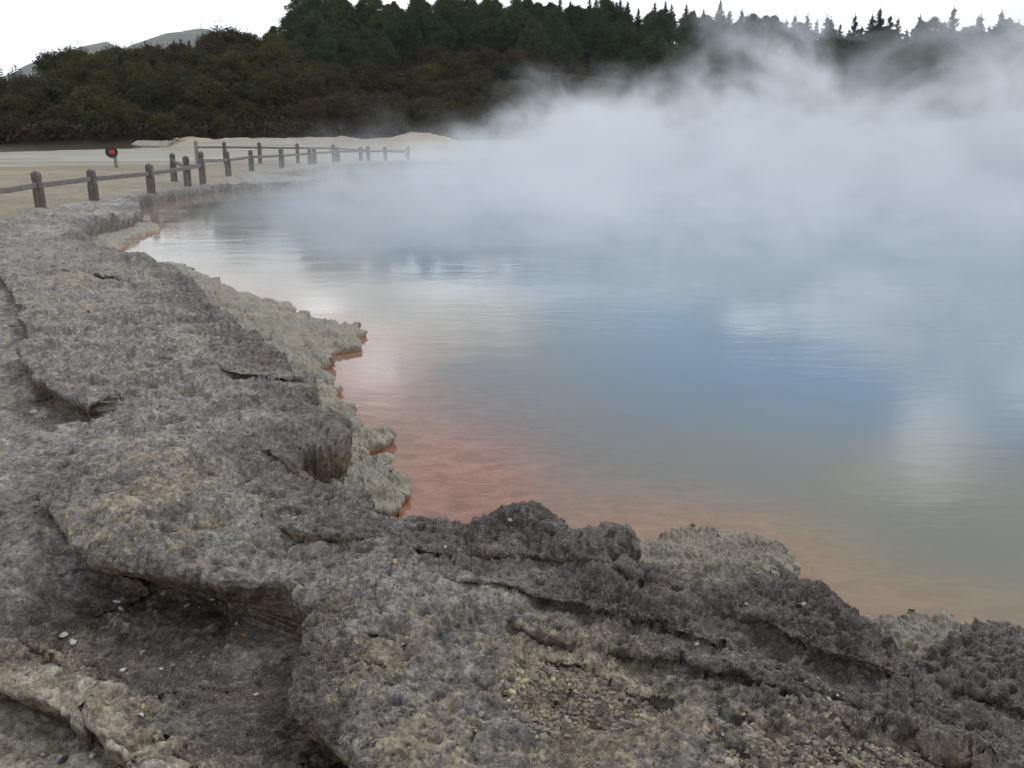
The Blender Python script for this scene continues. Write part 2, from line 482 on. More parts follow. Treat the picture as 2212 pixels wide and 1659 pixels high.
# thin bedding steps (open lines; upper side lies towards the pool): height, undercut
steps = [
    [(1100, 1362, .0, .0), (1123, 1363, .018, .02), (1159, 1372, .022, .025), (1195, 1381, .022, .03), (1249, 1380, .022, .03), (1285, 1399, .028, .035), (1321, 1417, .030, .035), (1357, 1433, .030, .035), (1411, 1464, .026, .03), (1470, 1488, .014, .02), (1530, 1506, .0, .0)],
    [(1030, 1290, .0, .0), (1080, 1309, .016, .02), (1141, 1331, .02, .03), (1195, 1338, .02, .03), (1264, 1342, .022, .03), (1303, 1350, .024, .03), (1357, 1364, .026, .03), (1411, 1386, .026, .03), (1472, 1400, .026, .03), (1511, 1424, .030, .035), (1547, 1438, .032, .04), (1600, 1442, .034, .045),
     (1622, 1458, .036, .05), (1670, 1472, .036, .05), (1723, 1492, .038, .05), (1780, 1508, .038, .05), (1806, 1497, .045, .06), (1855, 1515, .05, .06), (1890, 1533, .05, .06), (1943, 1547, .05, .06), (2031, 1569, .05, .05), (2075, 1586, .05, .05), (2212, 1627, .05, .05), (2300, 1655, .04, .04)],
    [(1780, 1530, .0, .0), (1824, 1546, .02, .025), (1855, 1562, .028, .03), (1925, 1584, .032, .04), (1987, 1592, .034, .04), (2031, 1615, .034, .04), (2097, 1630, .034, .04), (2150, 1655, .03, .03), (2220, 1700, .02, .02)],
    [(1560, 1560, .0, .0), (1591, 1580, .016, .02), (1650, 1606, .02, .025), (1720, 1632, .02, .02), (1790, 1660, .016, .02), (1850, 1690, .0, .0)],
    [(860, 1176, .0, .0), (960, 1186, .015, .01), (1080, 1192, .02, .01), (1200, 1200, .02, .01), (1320, 1216, .02, .01), (1450, 1262, .022, .01), (1560, 1296, .025, .01), (1660, 1334, .026, .015), (1760, 1384, .03, .015), (1900, 1424, .03, .01), (2050, 1472, .03, .01), (2230, 1530, .03, .01)],
    [(880, 1230, .0, .0), (1000, 1244, .018, .015), (1140, 1262, .02, .015), (1280, 1290, .02, .02), (1420, 1322, .022, .02), (1540, 1362, .02, .02), (1640, 1400, .0, .0)],
    [(780, 1352, .0, .0), (800, 1352, .018, .02), (845, 1350, .026, .03), (890, 1364, .024, .03), (900, 1385, .0, .0)],
    [(560, 985, .0, .0), (600, 1000, .03, .02), (650, 1020, .03, .01), (700, 1040, .0, .0)],
    [(440, 790, .0, .0), (520, 800, .03, .03), (600, 812, .04, .04), (655, 826, .03, .03), (680, 840, .0, .0)],
    [(70, 596, .0, .0), (130, 590, .035, .05), (200, 584, .045, .06), (246, 598, .05, .07), (262, 612, .0, .0)],
    [(520, 1058, .0, .0), (560, 1100, .02, .0), (640, 1130, .03, .01), (760, 1150, .02, .01), (860, 1160, .0, .0)],
    [(0, 1218, .0, .0), (60, 1262, .03, .03), (140, 1290, .04, .03), (210, 1310, .03, .03), (260, 1345, .0, .0)],
    [(300, 1450, .0, .0), (340, 1456, .03, .03), (360, 1480, .035, .03), (400, 1510, .02, .02), (430, 1520, .0, .0)],
    [(420, 1310, .0, .0), (470, 1330, .02, .01), (540, 1322, .02, .01), (570, 1310, .0, .0)],
    [(690, 1560, .0, .0), (1030, 1620, .0, .0)],
]
# gentle height changes on the shelf: x, y, radius (m), amount (m)
bumps = [(60, 480, 1.5, .05), (1115, 1105, .16, .085), (1190, 1130, .14, .03), (1330, 1170, .13, .06), (1660, 1262, .25, .05), (1780, 1310, .2, .03), (2130, 1380, .25, .06), (1975, 1400, .12, -.04),
         (330, 1040, .55, .05), (250, 960, .4, .03), (150, 780, .5, .03), (560, 1110, .10, -.05), (595, 1150, .10, -.06), (520, 1040, .12, -.03), (460, 1118, .07, -.045), (828, 1452, .03, -.05), (850, 1372, .09, -.02), (1330, 1480, .30, -.028), (1290, 1530, .22, -.016), (1750, 1640, .25, -.02),
         (700, 1000, .09, -.10), (648, 1000, .07, -.09), (740, 1010, .08, -.05), (880, 1516, .04, -.02), (720, 1020, .18, -.05), (780, 1050, .10, .05), (420, 1290, .18, .02), (330, 1520, .2, .04), (150, 1330, .25, .03), (900, 1140, .15, .02), (1480, 1240, .10, -.03), (640, 1200, .12, .02), (600, 1090, .1, -.03), (1700, 1350, .2, -.02)]
fr1 = [(330, 566), (362, 568), (398, 572), (420, 584), (470, 604), (474, 616), (505, 628), (560, 640), (622, 658), (680, 686), (728, 700), (766, 702), (778, 722), (772, 748), (726, 756), (716, 768), (700, 778), (694, 792), (712, 806), (708, 818), (724, 842), (732, 866), (752, 884),
       (756, 926), (800, 930), (814, 944), (806, 958), (778, 968), (790, 982), (832, 990), (848, 1008), (842, 1020), (820, 1028), (856, 1034), (876, 1048), (870, 1058), (852, 1064), (872, 1084), (905, 1102), (930, 1116), (800, 1110), (700, 1060), (640, 1000), (600, 900), (540, 780), (440, 680), (380, 610)]
fr2 = [(1374, 1206), (1382, 1186), (1408, 1166), (1450, 1158), (1500, 1150), (1560, 1160), (1622, 1166), (1676, 1188), (1704, 1214), (1702, 1240), (1690, 1268), (1560, 1290), (1440, 1260)]
fr3 = [(1888, 1344), (1908, 1336), (1975, 1328), (2030, 1338), (2066, 1352), (2080, 1390), (1990, 1420), (1900, 1380)]
fr4 = [(150, 500), (196, 488), (262, 484), (330, 481), (346, 488), (338, 498), (310, 504), (272, 514), (268, 530), (240, 548), (180, 530)]
fringe_polys = [pts(f, ZF) for f in (fr1, fr2, fr3, fr4)]

# ------------------------------------------------------------------ sheets laid out round the viewer's feet
def polar(rs, az0, az1, ncol):
    az = np.linspace(R(az0), R(az1), ncol)
    rr, aa = np.meshgrid(rs, az, indexing='ij')
    return (rr * np.sin(aa)).astype(F32), (rr * np.cos(aa)).astype(F32)

def radii(r0, r1, k, maxf):
    out = [r0]
    while out[-1] < r1:
        r = out[-1]
        out.append(r + min(r * r / k, maxf * r))
    return np.array(out)

def grid_faces(nr, nc, keep=None):
    i = np.arange(nr * nc).reshape(nr, nc)
    q = np.stack([i[:-1, :-1], i[:-1, 1:], i[1:, 1:], i[1:, :-1]], -1).reshape(-1, 4)
    if keep is not None:
        k = keep[:-1, :-1] | keep[1:, :-1] | keep[:-1, 1:] | keep[1:, 1:]
        q = q[k.ravel()]
    return q

def compact(V, q, attrs):
    used = np.unique(q)
    mp = np.full(len(V), -1, np.int32); mp[used] = np.arange(len(used))
    return V[used], mp[q], {k: v.ravel()[used] for k, v in attrs.items()}

KT = np.array([0, .14, .22, .30, .50, .62, .72, 1.0])
KZ = np.array([0, -.03, -.12, -.35, -.70, -.93, -1.0, -1.0])
KA = np.array([1, .15, -.02, -.05, 0, 0, 0, 0])
KB = np.array([0, 0, .0, .25, .9, 1.0, .8, 0])
KC = np.array([0, 0, 0, 0, 0, 0, 0, 1.0])
def ledge(s, u, wup, wlo):
    """profile of a lip with an undercut: returns z fraction (0..-1), horizontal shift along the + normal, face mask"""
    t = np.clip((wup - s) / (wup + wlo), 0, 1)
    zf = np.interp(t, KT, KZ).astype(F32)
    S = np.interp(t, KT, KA) * wup + np.interp(t, KT, KB) * u - np.interp(t, KT, KC) * wlo
    inb = (s < wup) & (s > -wlo)
    face = np.interp(t, [0.16, .26, .66, .78], [0, 1, 1, 0]) * inb
    return zf, np.where(inb, S - s, 0).astype(F32), face.astype(F32)

def grid_normals(X, Y, Z):
    P = np.stack([X, Y, Z], -1)
    du = np.gradient(P, axis=0); dv = np.gradient(P, axis=1)
    n = np.cross(dv, du)
    n /= np.maximum(np.linalg.norm(n, axis=-1, keepdims=True), 1e-9)
    return n.astype(F32)

def log(*a): print('[%.1fs]' % (time.time() - T0), *a)

ROCKMAT = rock_material(); FRMAT = fringe_material(); SANDMAT = sand_material()

# -------------------------------- the rock shelf
QUAL = 1.0
rs = radii(1.25, 62, 1500 * QUAL, 0.0075)
NCOL = int(1300 * QUAL)
X, Y = polar(rs, -44, 44, NCOL)
log('rock grid', X.shape)
zero = np.zeros_like(X)
fade = np.clip(6.0 / np.hypot(X, Y), 0.25, 1.0)      # wobble is drawn in metres; keep far outlines crisp
wob = fbm(X, Y, zero, 0.45, 2) * 0.045 + fbm(X, Y, zero + 3, 0.11, 3) * 0.018
dW, wx, wy, WA = poly_sd(X, Y, pool_poly, [(u,) for u in rim_u])
dW = dW + wob
dR, _, _, _ = poly_sd(X, Y, rock_poly)
dR = -dR
dT, tx, ty, TA = poly_sd(X, Y, terr_poly, terr_attr)
dT = dT + wob * 0.9
dH, hx, hy, HA = poly_sd(X, Y, hole_poly, hole_attr)
dH = dH + wob * 0.9
log('distances')
r_ = np.hypot(X, Y)
farf = sstep(18, 26, r_)
Z = np.full_like(X, ZR) * (1 - farf) + FAR * farf
Z += (fbm(X, Y, zero + 7, 1.3, 2) * 0.045 + fbm(X, Y, zero + 2, 0.42, 2) * 0.022) * (1 - 0.6 * farf)
for bx_, by_, rad, amt in bumps:
    px, py, _ = at(bx_, by_, ZR)
    Z += amt * np.exp(-((X - px) ** 2 + (Y - py) ** 2) / (2 * (rad * 0.6) ** 2))
crest, _, _, _ = poly_sd(X, Y, [at(a, b, .26)[:2] for a, b in ((40, 478), (95, 452), (150, 442), (203, 432), (262, 424), (330, 414), (380, 407), (448, 401))], closed=False)
Z += 0.06 * np.exp(-(crest / 1.5) ** 2)
dx = zero.copy(); dy = zero.copy()
brown = zero.copy()
# lower terrace
Z -= 0.045 * np.exp(-(np.maximum(dT, 0) / 0.20) ** 1.5) * (1 - sstep(6, 10, r_))
zf, sh, fc = ledge(dT, TA[1], 0.07, 0.30)
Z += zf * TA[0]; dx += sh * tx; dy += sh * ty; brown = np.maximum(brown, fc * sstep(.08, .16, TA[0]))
Z += np.where(dT < 0, sstep(0, 1.0, -dT) * 0.10, 0) * (1 - sstep(3.2, 7, r_))
# sandy hole
zf, sh, fc = ledge(dH, HA[1], 0.05, 0.30)
inT = dT < 0
Z += np.where(inT, zf * HA[0], 0); dx += np.where(inT, sh * hx, 0); dy += np.where(inT, sh * hy, 0)
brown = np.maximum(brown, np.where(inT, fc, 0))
# bedding steps
for st in steps:
    P = [at(a, b, ZR)[:2] for a, b, _, _ in st]
    s, nx, ny, A = poly_sd(X, Y, P, [(h, u) for _, _, h, u in st], closed=False)
    s = s + wob * 0.55
    zf, sh, fc = ledge(s, A[1], 0.025, 0.10)
    irr = np.clip(0.75 + 1.3 * fbm(X + 3 * len(st), Y, zero, 0.30, 2), 0.05, 1.5)
    A = A * irr
    s = s + fbm(X, Y, zero + 21, 0.10, 2) * 0.02
    dec = np.where(s < -0.10, np.exp((s + 0.10) / 0.22), 1.0)
    Z += zf * A[0] * dec; dx += sh * nx * sstep(0, .012, A[0]); dy += sh * ny * sstep(0, .012, A[0])
    brown = np.maximum(brown, 0.75 * fc * sstep(.008, .02, A[0]))
log('steps')
# edge over the pool
und = WA[0] * (1 - 0.5 * farf)
zf, sh, fc = ledge(dW, und, 0.09, 0.22)
Zbase = Z.copy()
Z = np.where(zf < 0, Z + zf * (Z + 0.50), Z)
dx += sh * wx; dy += sh * wy
cave = sum(np.exp(-((X - at(a, b, ZR)[0]) ** 2 + (Y - at(a, b, ZR)[1]) ** 2) / (2 * 0.30 ** 2)) for a, b in ((700, 985), (660, 1000)))
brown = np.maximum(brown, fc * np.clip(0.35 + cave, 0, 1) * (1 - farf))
# towards the sand flat
Z = Z * sstep(-0.25, 0.35, dR) - 0.35 * (1 - sstep(-0.45, 0.10, dR))

def near(lst, z=ZR):
    out = zero.copy()
    for a, b, rad, amt in lst:
        px, py, _ = at(a, b, z)
        out = np.maximum(out, amt * np.exp(-((X - px) ** 2 + (Y - py) ** 2) / (2 * rad ** 2)))
    return out
inshore = np.where(dT > 0, 1.0, 0.0)
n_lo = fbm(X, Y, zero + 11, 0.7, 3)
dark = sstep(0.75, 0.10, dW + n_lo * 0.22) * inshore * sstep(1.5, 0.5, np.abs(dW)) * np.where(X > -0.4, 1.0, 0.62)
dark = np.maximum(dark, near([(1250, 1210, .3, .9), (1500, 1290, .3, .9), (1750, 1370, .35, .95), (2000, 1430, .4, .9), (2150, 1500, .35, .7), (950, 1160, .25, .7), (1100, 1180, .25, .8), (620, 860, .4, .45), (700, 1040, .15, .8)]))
dark = np.maximum(dark, near([(480, 1340, .20, .95), (560, 1400, .2, .95), (520, 1460, .16, .9), (600, 1560, .16, .9), (660, 1640, .14, .9), (260, 1250, .25, .75), (120, 1210, .25, .65), (60, 1050, .3, .55), (620, 1300, .14, 1.0), (380, 1290, .2, .8), (540, 1640, .1, .8)]))  # grey terrace floor; shade of the undercut hollow painted in as dark tone
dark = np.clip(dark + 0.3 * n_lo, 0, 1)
pale = near([(150, 1330, .13, 1.2), (40, 1290, .16, 1.2), (60, 1350, .13, 1.2), (235, 1380, .12, 1.15), (330, 1530, .12, 1.15), (290, 1470, .11, 1.1), (410, 1590, .10, 1.1), (450, 1640, .09, 1.0), (225, 1440, .10, 1.2), (350, 1640, .12, 1.1), (110, 1400, .12, 1.2), (1300, 1400, .22, .95), (1330, 1500, .25, 1.05), (1450, 1470, .18, .8), (1150, 1380, .18, .8), (850, 1380, .10, .95), (760, 1450, .18, .5), (900, 1560, .2, .5), (1700, 1600, .25, .8), (1950, 1620, .22, .7),
             (1600, 1480, .15, .6), (1000, 1330, .15, .5), (330, 1060, .45, .42), (240, 600, .8, .45), (130, 650, .7, .3), (560, 760, .5, .35), (120, 470, 1.5, .3), (730, 1290, .08, .7), (460, 1115, .05, .9)])
pale = np.maximum(pale, np.where(dH < 0, 1.1, 0) * inT)
wet = near([(250, 440, .9, 1.0), (215, 470, .7, .5), (165, 500, .6, .6), (560, 810, .25, .8), (490, 845, .2, .8), (700, 935, .12, .6), (1130, 1260, .15, .6), (1280, 1190, .12, .7), (1640, 1340, .16, .9), (1700, 1370, .12, .9), (620, 900, .3, .5), (850, 1120, .2, .4), (2150, 1480, .3, .4)])
log('masks')
# surface relief along the normal
X2, Y2, Z2 = X + dx, Y + dy, Z
Nn = grid_normals(X2, Y2, Z2)
lod = lambda size: sstep(0.6, 2.5, size / np.maximum(r_ * 0.0012, 1e-4))
px, py, pz = X2, Y2, Z2 * 1.6
a = fbm(px, py, pz, 0.16, 3, 0.55)
rg = fbm(px + 4, py, pz, 0.075, 3, 0.6, ridged=True)
f1 = fbm(px, py + 8, pz, 0.024, 3, 0.6)
d1, d2, cid = worley(px + 0.02 * f1, py * 1.35 + 0.02 * a, 0.055)
pits = sstep(0.42, 0.10, d1) * (cid > 0.62)
fl = fbm(px + 2, py * 1.6 + 3, pz, 0.30, 4, 0.6)        # flaky laminations: terraced noise
q = fl * 5.0
flake = (np.floor(q) + sstep(0.80, 1.0, q - np.floor(q))) / 5.0
flk = np.clip(pale * 0.9 + 0.30, 0, 1.1)
b2 = fbm(px + 9, py, pz, 0.33, 3, 0.55)
e1_, _, ec = worley(px + 0.04 * a + 5, py * 1.5 + 0.03 * b2, 0.12)
bigpit = sstep(0.36, 0.10, e1_) * (ec > 0.60)
k1_, k2_, _ = worley(px + 0.05 * b2 + 0.03 * a, py * 1.3 + 0.05 * a, 0.17)
crk = sstep(0.075, 0.0, k2_ - k1_) * sstep(-0.1, 0.25, fbm(px + 3, py, pz, 0.5, 2))
lev = 0.0115
q2 = (fl + 0.25 * a) * 4.2 + 0.3
flake2 = np.floor(q2) + sstep(0.86, 1.0, q2 - np.floor(q2)) + 0.25 * (q2 - np.floor(q2))
cw = dW * inshore
lam = fbm(px * 0.42 + 0.03 * f1, py * 0.42 + 5, cw * 1.5 + 0.05 * b2, 0.26, 3, 0.48)
ql = lam * 3.4 + 0.4
lamf = np.floor(ql) + sstep(0.84, 1.0, ql - np.floor(ql)) + 0.22 * (ql - np.floor(ql))
spong = np.clip(dark, 0, 1)
fl3 = fbm(px + 31, py * 1.8, pz, 0.75, 5, 0.62)
q3 = fl3 * 4.5
flake3 = (np.floor(q3) + sstep(0.82, 1.0, q3 - np.floor(q3))) * 0.022 * sstep(3.0, 6.0, r_)
disp = 0.007 * a + 0.013 * b2 + (0.005 + 0.004 * spong) * rg + (0.0062 + 0.002 * spong) * f1 + lev * flake2 * flk * (1 - 0.5 * spong) + (0.006 + 0.007 * spong) * lamf * inshore * sstep(1.6, 0.6, np.abs(dW))
disp += 0.0035 * fbm(px + 6, py, pz, 0.012, 2, 0.6) * sstep(6, 3.5, r_)
disp -= 0.013 * crk * (1 - 0.6 * spong)
disp += flake3 * np.where(dT > 0, 1, .7)
disp -= (0.010 + 0.006 * spong) * pits + 0.022 * bigpit
w1, w2, wc = worley(px + 0.012 * f1, py * 1.2, 0.040)
disp -= 0.016 * np.clip(spong + 0.25, 0, 1) * sstep(0.36, 0.08, w1) * (wc > 0.5)
disp += 0.008 * spong * fbm(px, py * 1.5 + 1, pz, 0.13, 3, 0.6, ridged=True) * 0.6
disp *= 1 - 0.45 * np.clip(brown, 0, 1)
disp *= np.where(dH < 0, np.where(inT, 0.45, 1), 1)
# laminated brown faces: fine horizontal ribs
rib = perlin(px * 6, py * 6, Z2 * 75)
disp += 0.006 * brown * rib
disp = disp * (1 - 0.35 * farf) * np.clip(3.5 / r_, 0.75, 1.0) + (fbm(px, py, pz, 0.8, 4, 0.55) * 0.03 * sstep(5, 12, r_))
X2 = X2 + Nn[..., 0] * disp; Y2 = Y2 + Nn[..., 1] * disp; Z2 = Z2 + Nn[..., 2] * disp
keep = (dW > -0.30) & (dR > -0.6)
q4 = grid_faces(*X.shape, keep)
V = np.stack([X2, Y2, Z2], -1).reshape(-1, 3)
GR = dict(X=X2, Y=Y2, Z=Z2)
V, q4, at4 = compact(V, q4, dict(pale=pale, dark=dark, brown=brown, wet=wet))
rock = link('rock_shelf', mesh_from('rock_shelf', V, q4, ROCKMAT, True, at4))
tag(rock, 'rough grey brown sinter rock shelf curving along the pool edge with undercut lips', 'rock shelf', kind='structure')
log('rock', len(V))

from mathutils.bvhtree import BVHTree
BV = None
def rock_height_px(Xp, Yp):
    """hit point on the rock under a sight line"""
    global BV
    d = Vector(ray(Xp, Yp)).normalized()
    best = None
    h = rock.ray_cast(Vector((0, 0, CAMZ)), d)
    return h[1], h[2], h[0]
bpy.context.view_layer.update()

# -------------------------------- coral-like sinter fringe at the waterline
rsF = radii(2.2, 22, 1900 * QUAL, 0.006)
XF, YF = polar(rsF, -34, 36, int(1150 * QUAL))
zeroF = np.zeros_like(XF)
sF = np.full_like(XF, 99.0); nxF = zeroF.copy(); nyF = zeroF.copy()
for P in fringe_polys:
    s, nx, ny, _ = poly_sd(XF, YF, P)
    m = s < sF
    sF = np.where(m, s, sF); nxF = np.where(m, nx, nxF); nyF = np.where(m, ny, nyF)
lobes, _, lc = worley(XF + 0.05 * fbm(XF, YF, zeroF, .2, 2), YF, 0.26)
sF = -sF + (0.5 - lobes) * 0.09 + fbm(XF, YF, zeroF, 0.30, 5, 0.6) * 0.09       # + inside
keepF = sF > -0.12
zf, sh, fc = ledge(sF, np.full_like(sF, .05), 0.04, 0.10)
lump = sstep(0.02, 0.45, sF)
ZFg = ZW + 0.045 + 0.035 * lump + 0.03 * (0.5 - lobes)
px2, py2, _ = at(1580, 1200, ZF)
ZFg += 0.035 * np.exp(-((XF - px2) ** 2 + (YF - py2) ** 2) / (2 * .22 ** 2))
ZFg = np.where(zf < 0, ZFg + zf * (ZFg - ZW + 0.12), ZFg)
XF2 = XF - sh * nxF; YF2 = YF - sh * nyF
d1, d2, cid = worley(XF, YF, 0.034)
e1, e2, _ = worley(XF + 3, YF, 0.085)
nod = sstep(0.55, 0.0, d1); nod2 = sstep(0.6, 0.0, e1)
edge = sstep(0.9, 0.2, sF)
NF = grid_normals(XF2, YF2, ZFg)
g1_, _, _ = worley(XF + 7, YF, 0.019)
h1_, _, hc = worley(XF + 2, YF * 0.8, 0.020)
h2_, _, _ = worley(XF + 1, YF, 0.14)
dsp = 0.010 * nod * (0.2 + cid) + 0.014 * sstep(.62, .05, h1_) * (0.25 + hc) * (0.45 + 0.55 * edge) + 0.006 * sstep(.6, 0, g1_) + 0.012 * fbm(XF, YF, zeroF, 0.035, 3) + 0.022 * fbm(XF, YF, zeroF, 0.2, 2) + 0.022 * sstep(0.6, 0.1, h2_) * edge
dsp *= 1 - 0.85 * fc
XF2 += NF[..., 0] * dsp; YF2 += NF[..., 1] * dsp; ZFg = ZFg + np.abs(NF[..., 2]) * dsp
orange = sstep(ZW + 0.034, ZW + 0.012, ZFg) * (fbm(XF, YF, zeroF + 5, 0.5, 2) > -0.45)
qF = grid_faces(*XF.shape, keepF)
VF, qF, aF = compact(np.stack([XF2, YF2, ZFg], -1).reshape(-1, 3), qF, dict(orange=orange, tip=nod * edge))
fo = link('sinter_fringe', mesh_from('sinter_fringe', VF, qF, FRMAT, True, aF))
tag(fo, 'pale knobbly coral-like sinter crust fringing the waterline with orange underside', 'sinter crust', kind='structure')
log('fringe', len(VF))

# -------------------------------- pool water
rsW = radii(2.0, 90, 260, 0.03)
XW, YW = polar(rsW, -40, 75, 420)
dP, _, _, _ = poly_sd(XW, YW, pool_poly)
dsh = -dP
for P in fringe_polys:
    s, _, _, _ = poly_sd(XW, YW, P)
    dsh = np.minimum(dsh, s)
keepW = dP < 0.28
rW = np.hypot(XW, YW)
# depth measure: shore distance, weighed so that the coloured margin is broad at the near bend
wgt = 0.34 + 0.0 * XW
depth = np.clip(dsh * wgt, 0, 3)
cxp, cyp, _ = at(1000, 1060, ZW)
warm = np.exp(-((XW - cxp + .05) ** 2 / (2 * 0.55 ** 2) + (YW - cyp - .25) ** 2 / (2 * 0.9 ** 2)))
def wblob(a, b, amt, sx, sy):
    x0, y0, _ = at(a, b, ZW)
    return amt * np.exp(-((XW - x0) ** 2 / (2 * sx ** 2) + (YW - y0) ** 2 / (2 * sy ** 2)))
for wb_ in ((790, 860, .65, .7, 1.8), (960, 880, .5, .8, 1.6), (1250, 1120, .5, .55, .5), (1100, 1000, .4, .7, .9), (600, 640, .3, 1.2, 3), (400, 470, .35, 2, 4), (820, 760, .4, .5, 1.0)):
    warm = np.maximum(warm, wblob(*wb_))
qW = grid_faces(*XW.shape, keepW)
VW, qW, aW = compact(np.stack([XW, YW, np.full_like(XW, ZW)], -1).reshape(-1, 3), qW, dict(depth=depth, warm=warm))
rg1 = at(1945, 1288, ZW); rg2 = at(1135, 1004, ZW)
WMAT = water_material([(rg1[0], rg1[1], 0.21, 0.021, 0.022), (rg2[0], rg2[1], 0.10, 0.02, 0.03)])
wo = link('pool_water', mesh_from('pool_water', VW, qW, WMAT, True, aW))
tag(wo, 'still hot spring water shading from orange at the edge to blue green', 'pool water', kind='structure')

# -------------------------------- sand flat out to the horizon
rsG = np.concatenate([np.geomspace(1.0, 8, 30), np.geomspace(8.3, 220, 330), np.geomspace(230, 9000, 50)])
XG, YG = polar(rsG, -80, 80, 520)
rG = np.hypot(XG, YG)
dP, _, _, _ = poly_sd(XG, YG, pool_poly)
dRg, _, _, _ = poly_sd(XG, YG, rock_poly)
ZG = fbm(XG, YG, np.zeros_like(XG), 6, 4) * 0.04
ZG = ZG + np.where(dRg < 0, -0.5 * sstep(0.15, 0.6, -dRg), 0)
ZG = np.where(dP < 0, ZG - 1.0 * sstep(0, 1, -dP), ZG)
DX = 1106 + FPX * 1.05 * XG / np.maximum(YG, 1)     # rough picture column of a far point, for laying out the flat
# pale bank in front of the hill
def mound(px_, r0, hgt, wx_, wy_):
    cx_, cy_, _ = at_r(px_, 285, r0)
    return hgt * np.exp(-((XG - cx_) ** 2 / (2 * wx_ ** 2) + (YG - cy_) ** 2 / (2 * wy_ ** 2)))
bank = np.zeros_like(XG)
for mm in ((900, 92, 1.45, 4.0, 4), (980, 90, .8, 4.0, 4), (1035, 88, .45, 4, 4), (850, 96, 1.0, 4.5, 4), (690, 116, 1.05, 9, 5), (560, 120, .95, 7, 5), (425, 126, .95, 3.5, 4), (385, 130, .9, 3, 4), (285, 128, .6, 6, 3.5), (225, 126, .5, 6, 3.5), (775, 108, .8, 6, 5), (40, 148, .9, 14, 4)):
    bank = np.maximum(bank, mound(*mm))
ZG = ZG + bank * (1 + 0.30 * fbm(XG, YG, np.zeros_like(XG), 2.5, 3))
ZG = ZG + sstep(135, 165, rG) * 0.8
pond_pts = [(-500, 334), (-150, 333), (0, 330.5), (90, 328.5), (170, 325.5), (260, 323), (330, 320.5), (376, 317.5), (330, 314.5), (290, 313), (240, 310), (200, 306), (150, 302.5), (60, 299), (-60, 298), (-500, 298)]
pond_poly = pts(pond_pts, -0.10)
dPd, _, _, _ = poly_sd(XG, YG, pond_poly)
dPd = dPd + fbm(XG, YG, np.zeros_like(XG), 5, 3) * 1.3
ZG = np.where(dPd < 1.0, np.minimum(ZG, -0.35 + 0.35 * sstep(-0.5, 1.0, dPd)), ZG)
white = sstep(50, 58, rG + fbm(XG, YG, np.zeros_like(XG), 9, 3) * 5)
scree = np.clip(bank * 1.6 - 0.1, 0, 1) * (0.60 + 0.65 * np.exp(-((XG - at_r(880, 285, 95)[0]) ** 2) / (2 * 5.5 ** 2)))
def spot(px_, py_, sx, sy):
    cx_, cy_, _ = at(px_, py_, 0)
    return np.exp(-((XG - cx_) ** 2 / (2 * sx ** 2) + (YG - cy_) ** 2 / (2 * sy ** 2)))
yellow = np.clip(0.7 * spot(40, 371, 2.5, 1.2) + .5 * spot(560, 303, 6, 8) + 0.55 * mound(300, 124, 1, 8, 5) + .5 * mound(1000, 90, 1, 5, 5) + .6 * spot(905, 328, 2, 4) + 0.35 * mound(215, 120, 1, 6, 4), 0, 0.85) * np.clip(0.6 + fbm(XG, YG, np.zeros_like(XG), 2.5, 3), 0, 1)
qG = grid_faces(*XG.shape)
go = link('ground', mesh_from('ground', np.stack([XG, YG, ZG], -1).reshape(-1, 3), qG, SANDMAT, True, dict(white=white.ravel(), scree=scree.ravel(), yellow=yellow.ravel())))
tag(go, 'flat buff and whitish sinter sand flat between the pool and the hill', 'ground', kind='structure')
# pond sheet
mb = MB(); mb.add([(x, y, -0.10) for x, y in pts([(-700, 338), (420, 338), (420, 309), (200, 298), (-700, 297)], -0.10)], [(0, 1, 2, 3, 4)])
pond = link('pond', mb.mesh('pond', pond_material()))
tag(pond, 'shallow brown pond reflecting the dark bush at the foot of the hill', 'pond', kind='structure')
log('ground')

# ------------------------------------------------------------------ hills
def interp(tab):
    xs = [a for a, _ in tab]; ys = [b for _, b in tab]
    return lambda x: np.interp(x, xs, ys)
sky1 = interp([(-400, 205), (-100, 192), (0, 178), (60, 160), (130, 126), (240, 108), (290, 96), (340, 102), (400, 104), (450, 92), (490, 66), (540, 76), (600, 80), (640, 92), (700, 122), (760, 160), (850, 215), (950, 285), (1020, 330)])
sky2 = interp([(300, 330), (420, 170), (540, 110), (600, 70), (640, 22), (672, -6), (740, 2), (760, 18), (800, 6), (840, 18), (960, 0), (1100, 12), (1200, 18), (1300, 26), (1400, 42), (1600, 54), (1700, 74), (1760, 82), (1900, 86), (2050, 88), (2212, 92), (2600, 110)])
def el_of(Xp, Yp):
    dx_, dy_, dz_ = ray(Xp, Yp)
    return dz_ / math.hypot(dx_, dy_)
def column(x, y):      # picture column of a far direction on the horizon
    return 1106 + FPX / math.cos(PITCH) * x / np.maximum(y, 1)
def column_on(x, y, sky):
    p = column(x, y)
    r = np.hypot(x, y)
    for _ in range(3):
        zt = (285 - sky(p)) / FPX * math.cos(PITCH) ** 2 * r
        p = 1106 + FPX * x / np.maximum(y * math.cos(PITCH) - zt * math.sin(PITCH), 1)
    return p
R1a, R1b, R2a, R2b = 152.0, 196.0, 182.0, 268.0
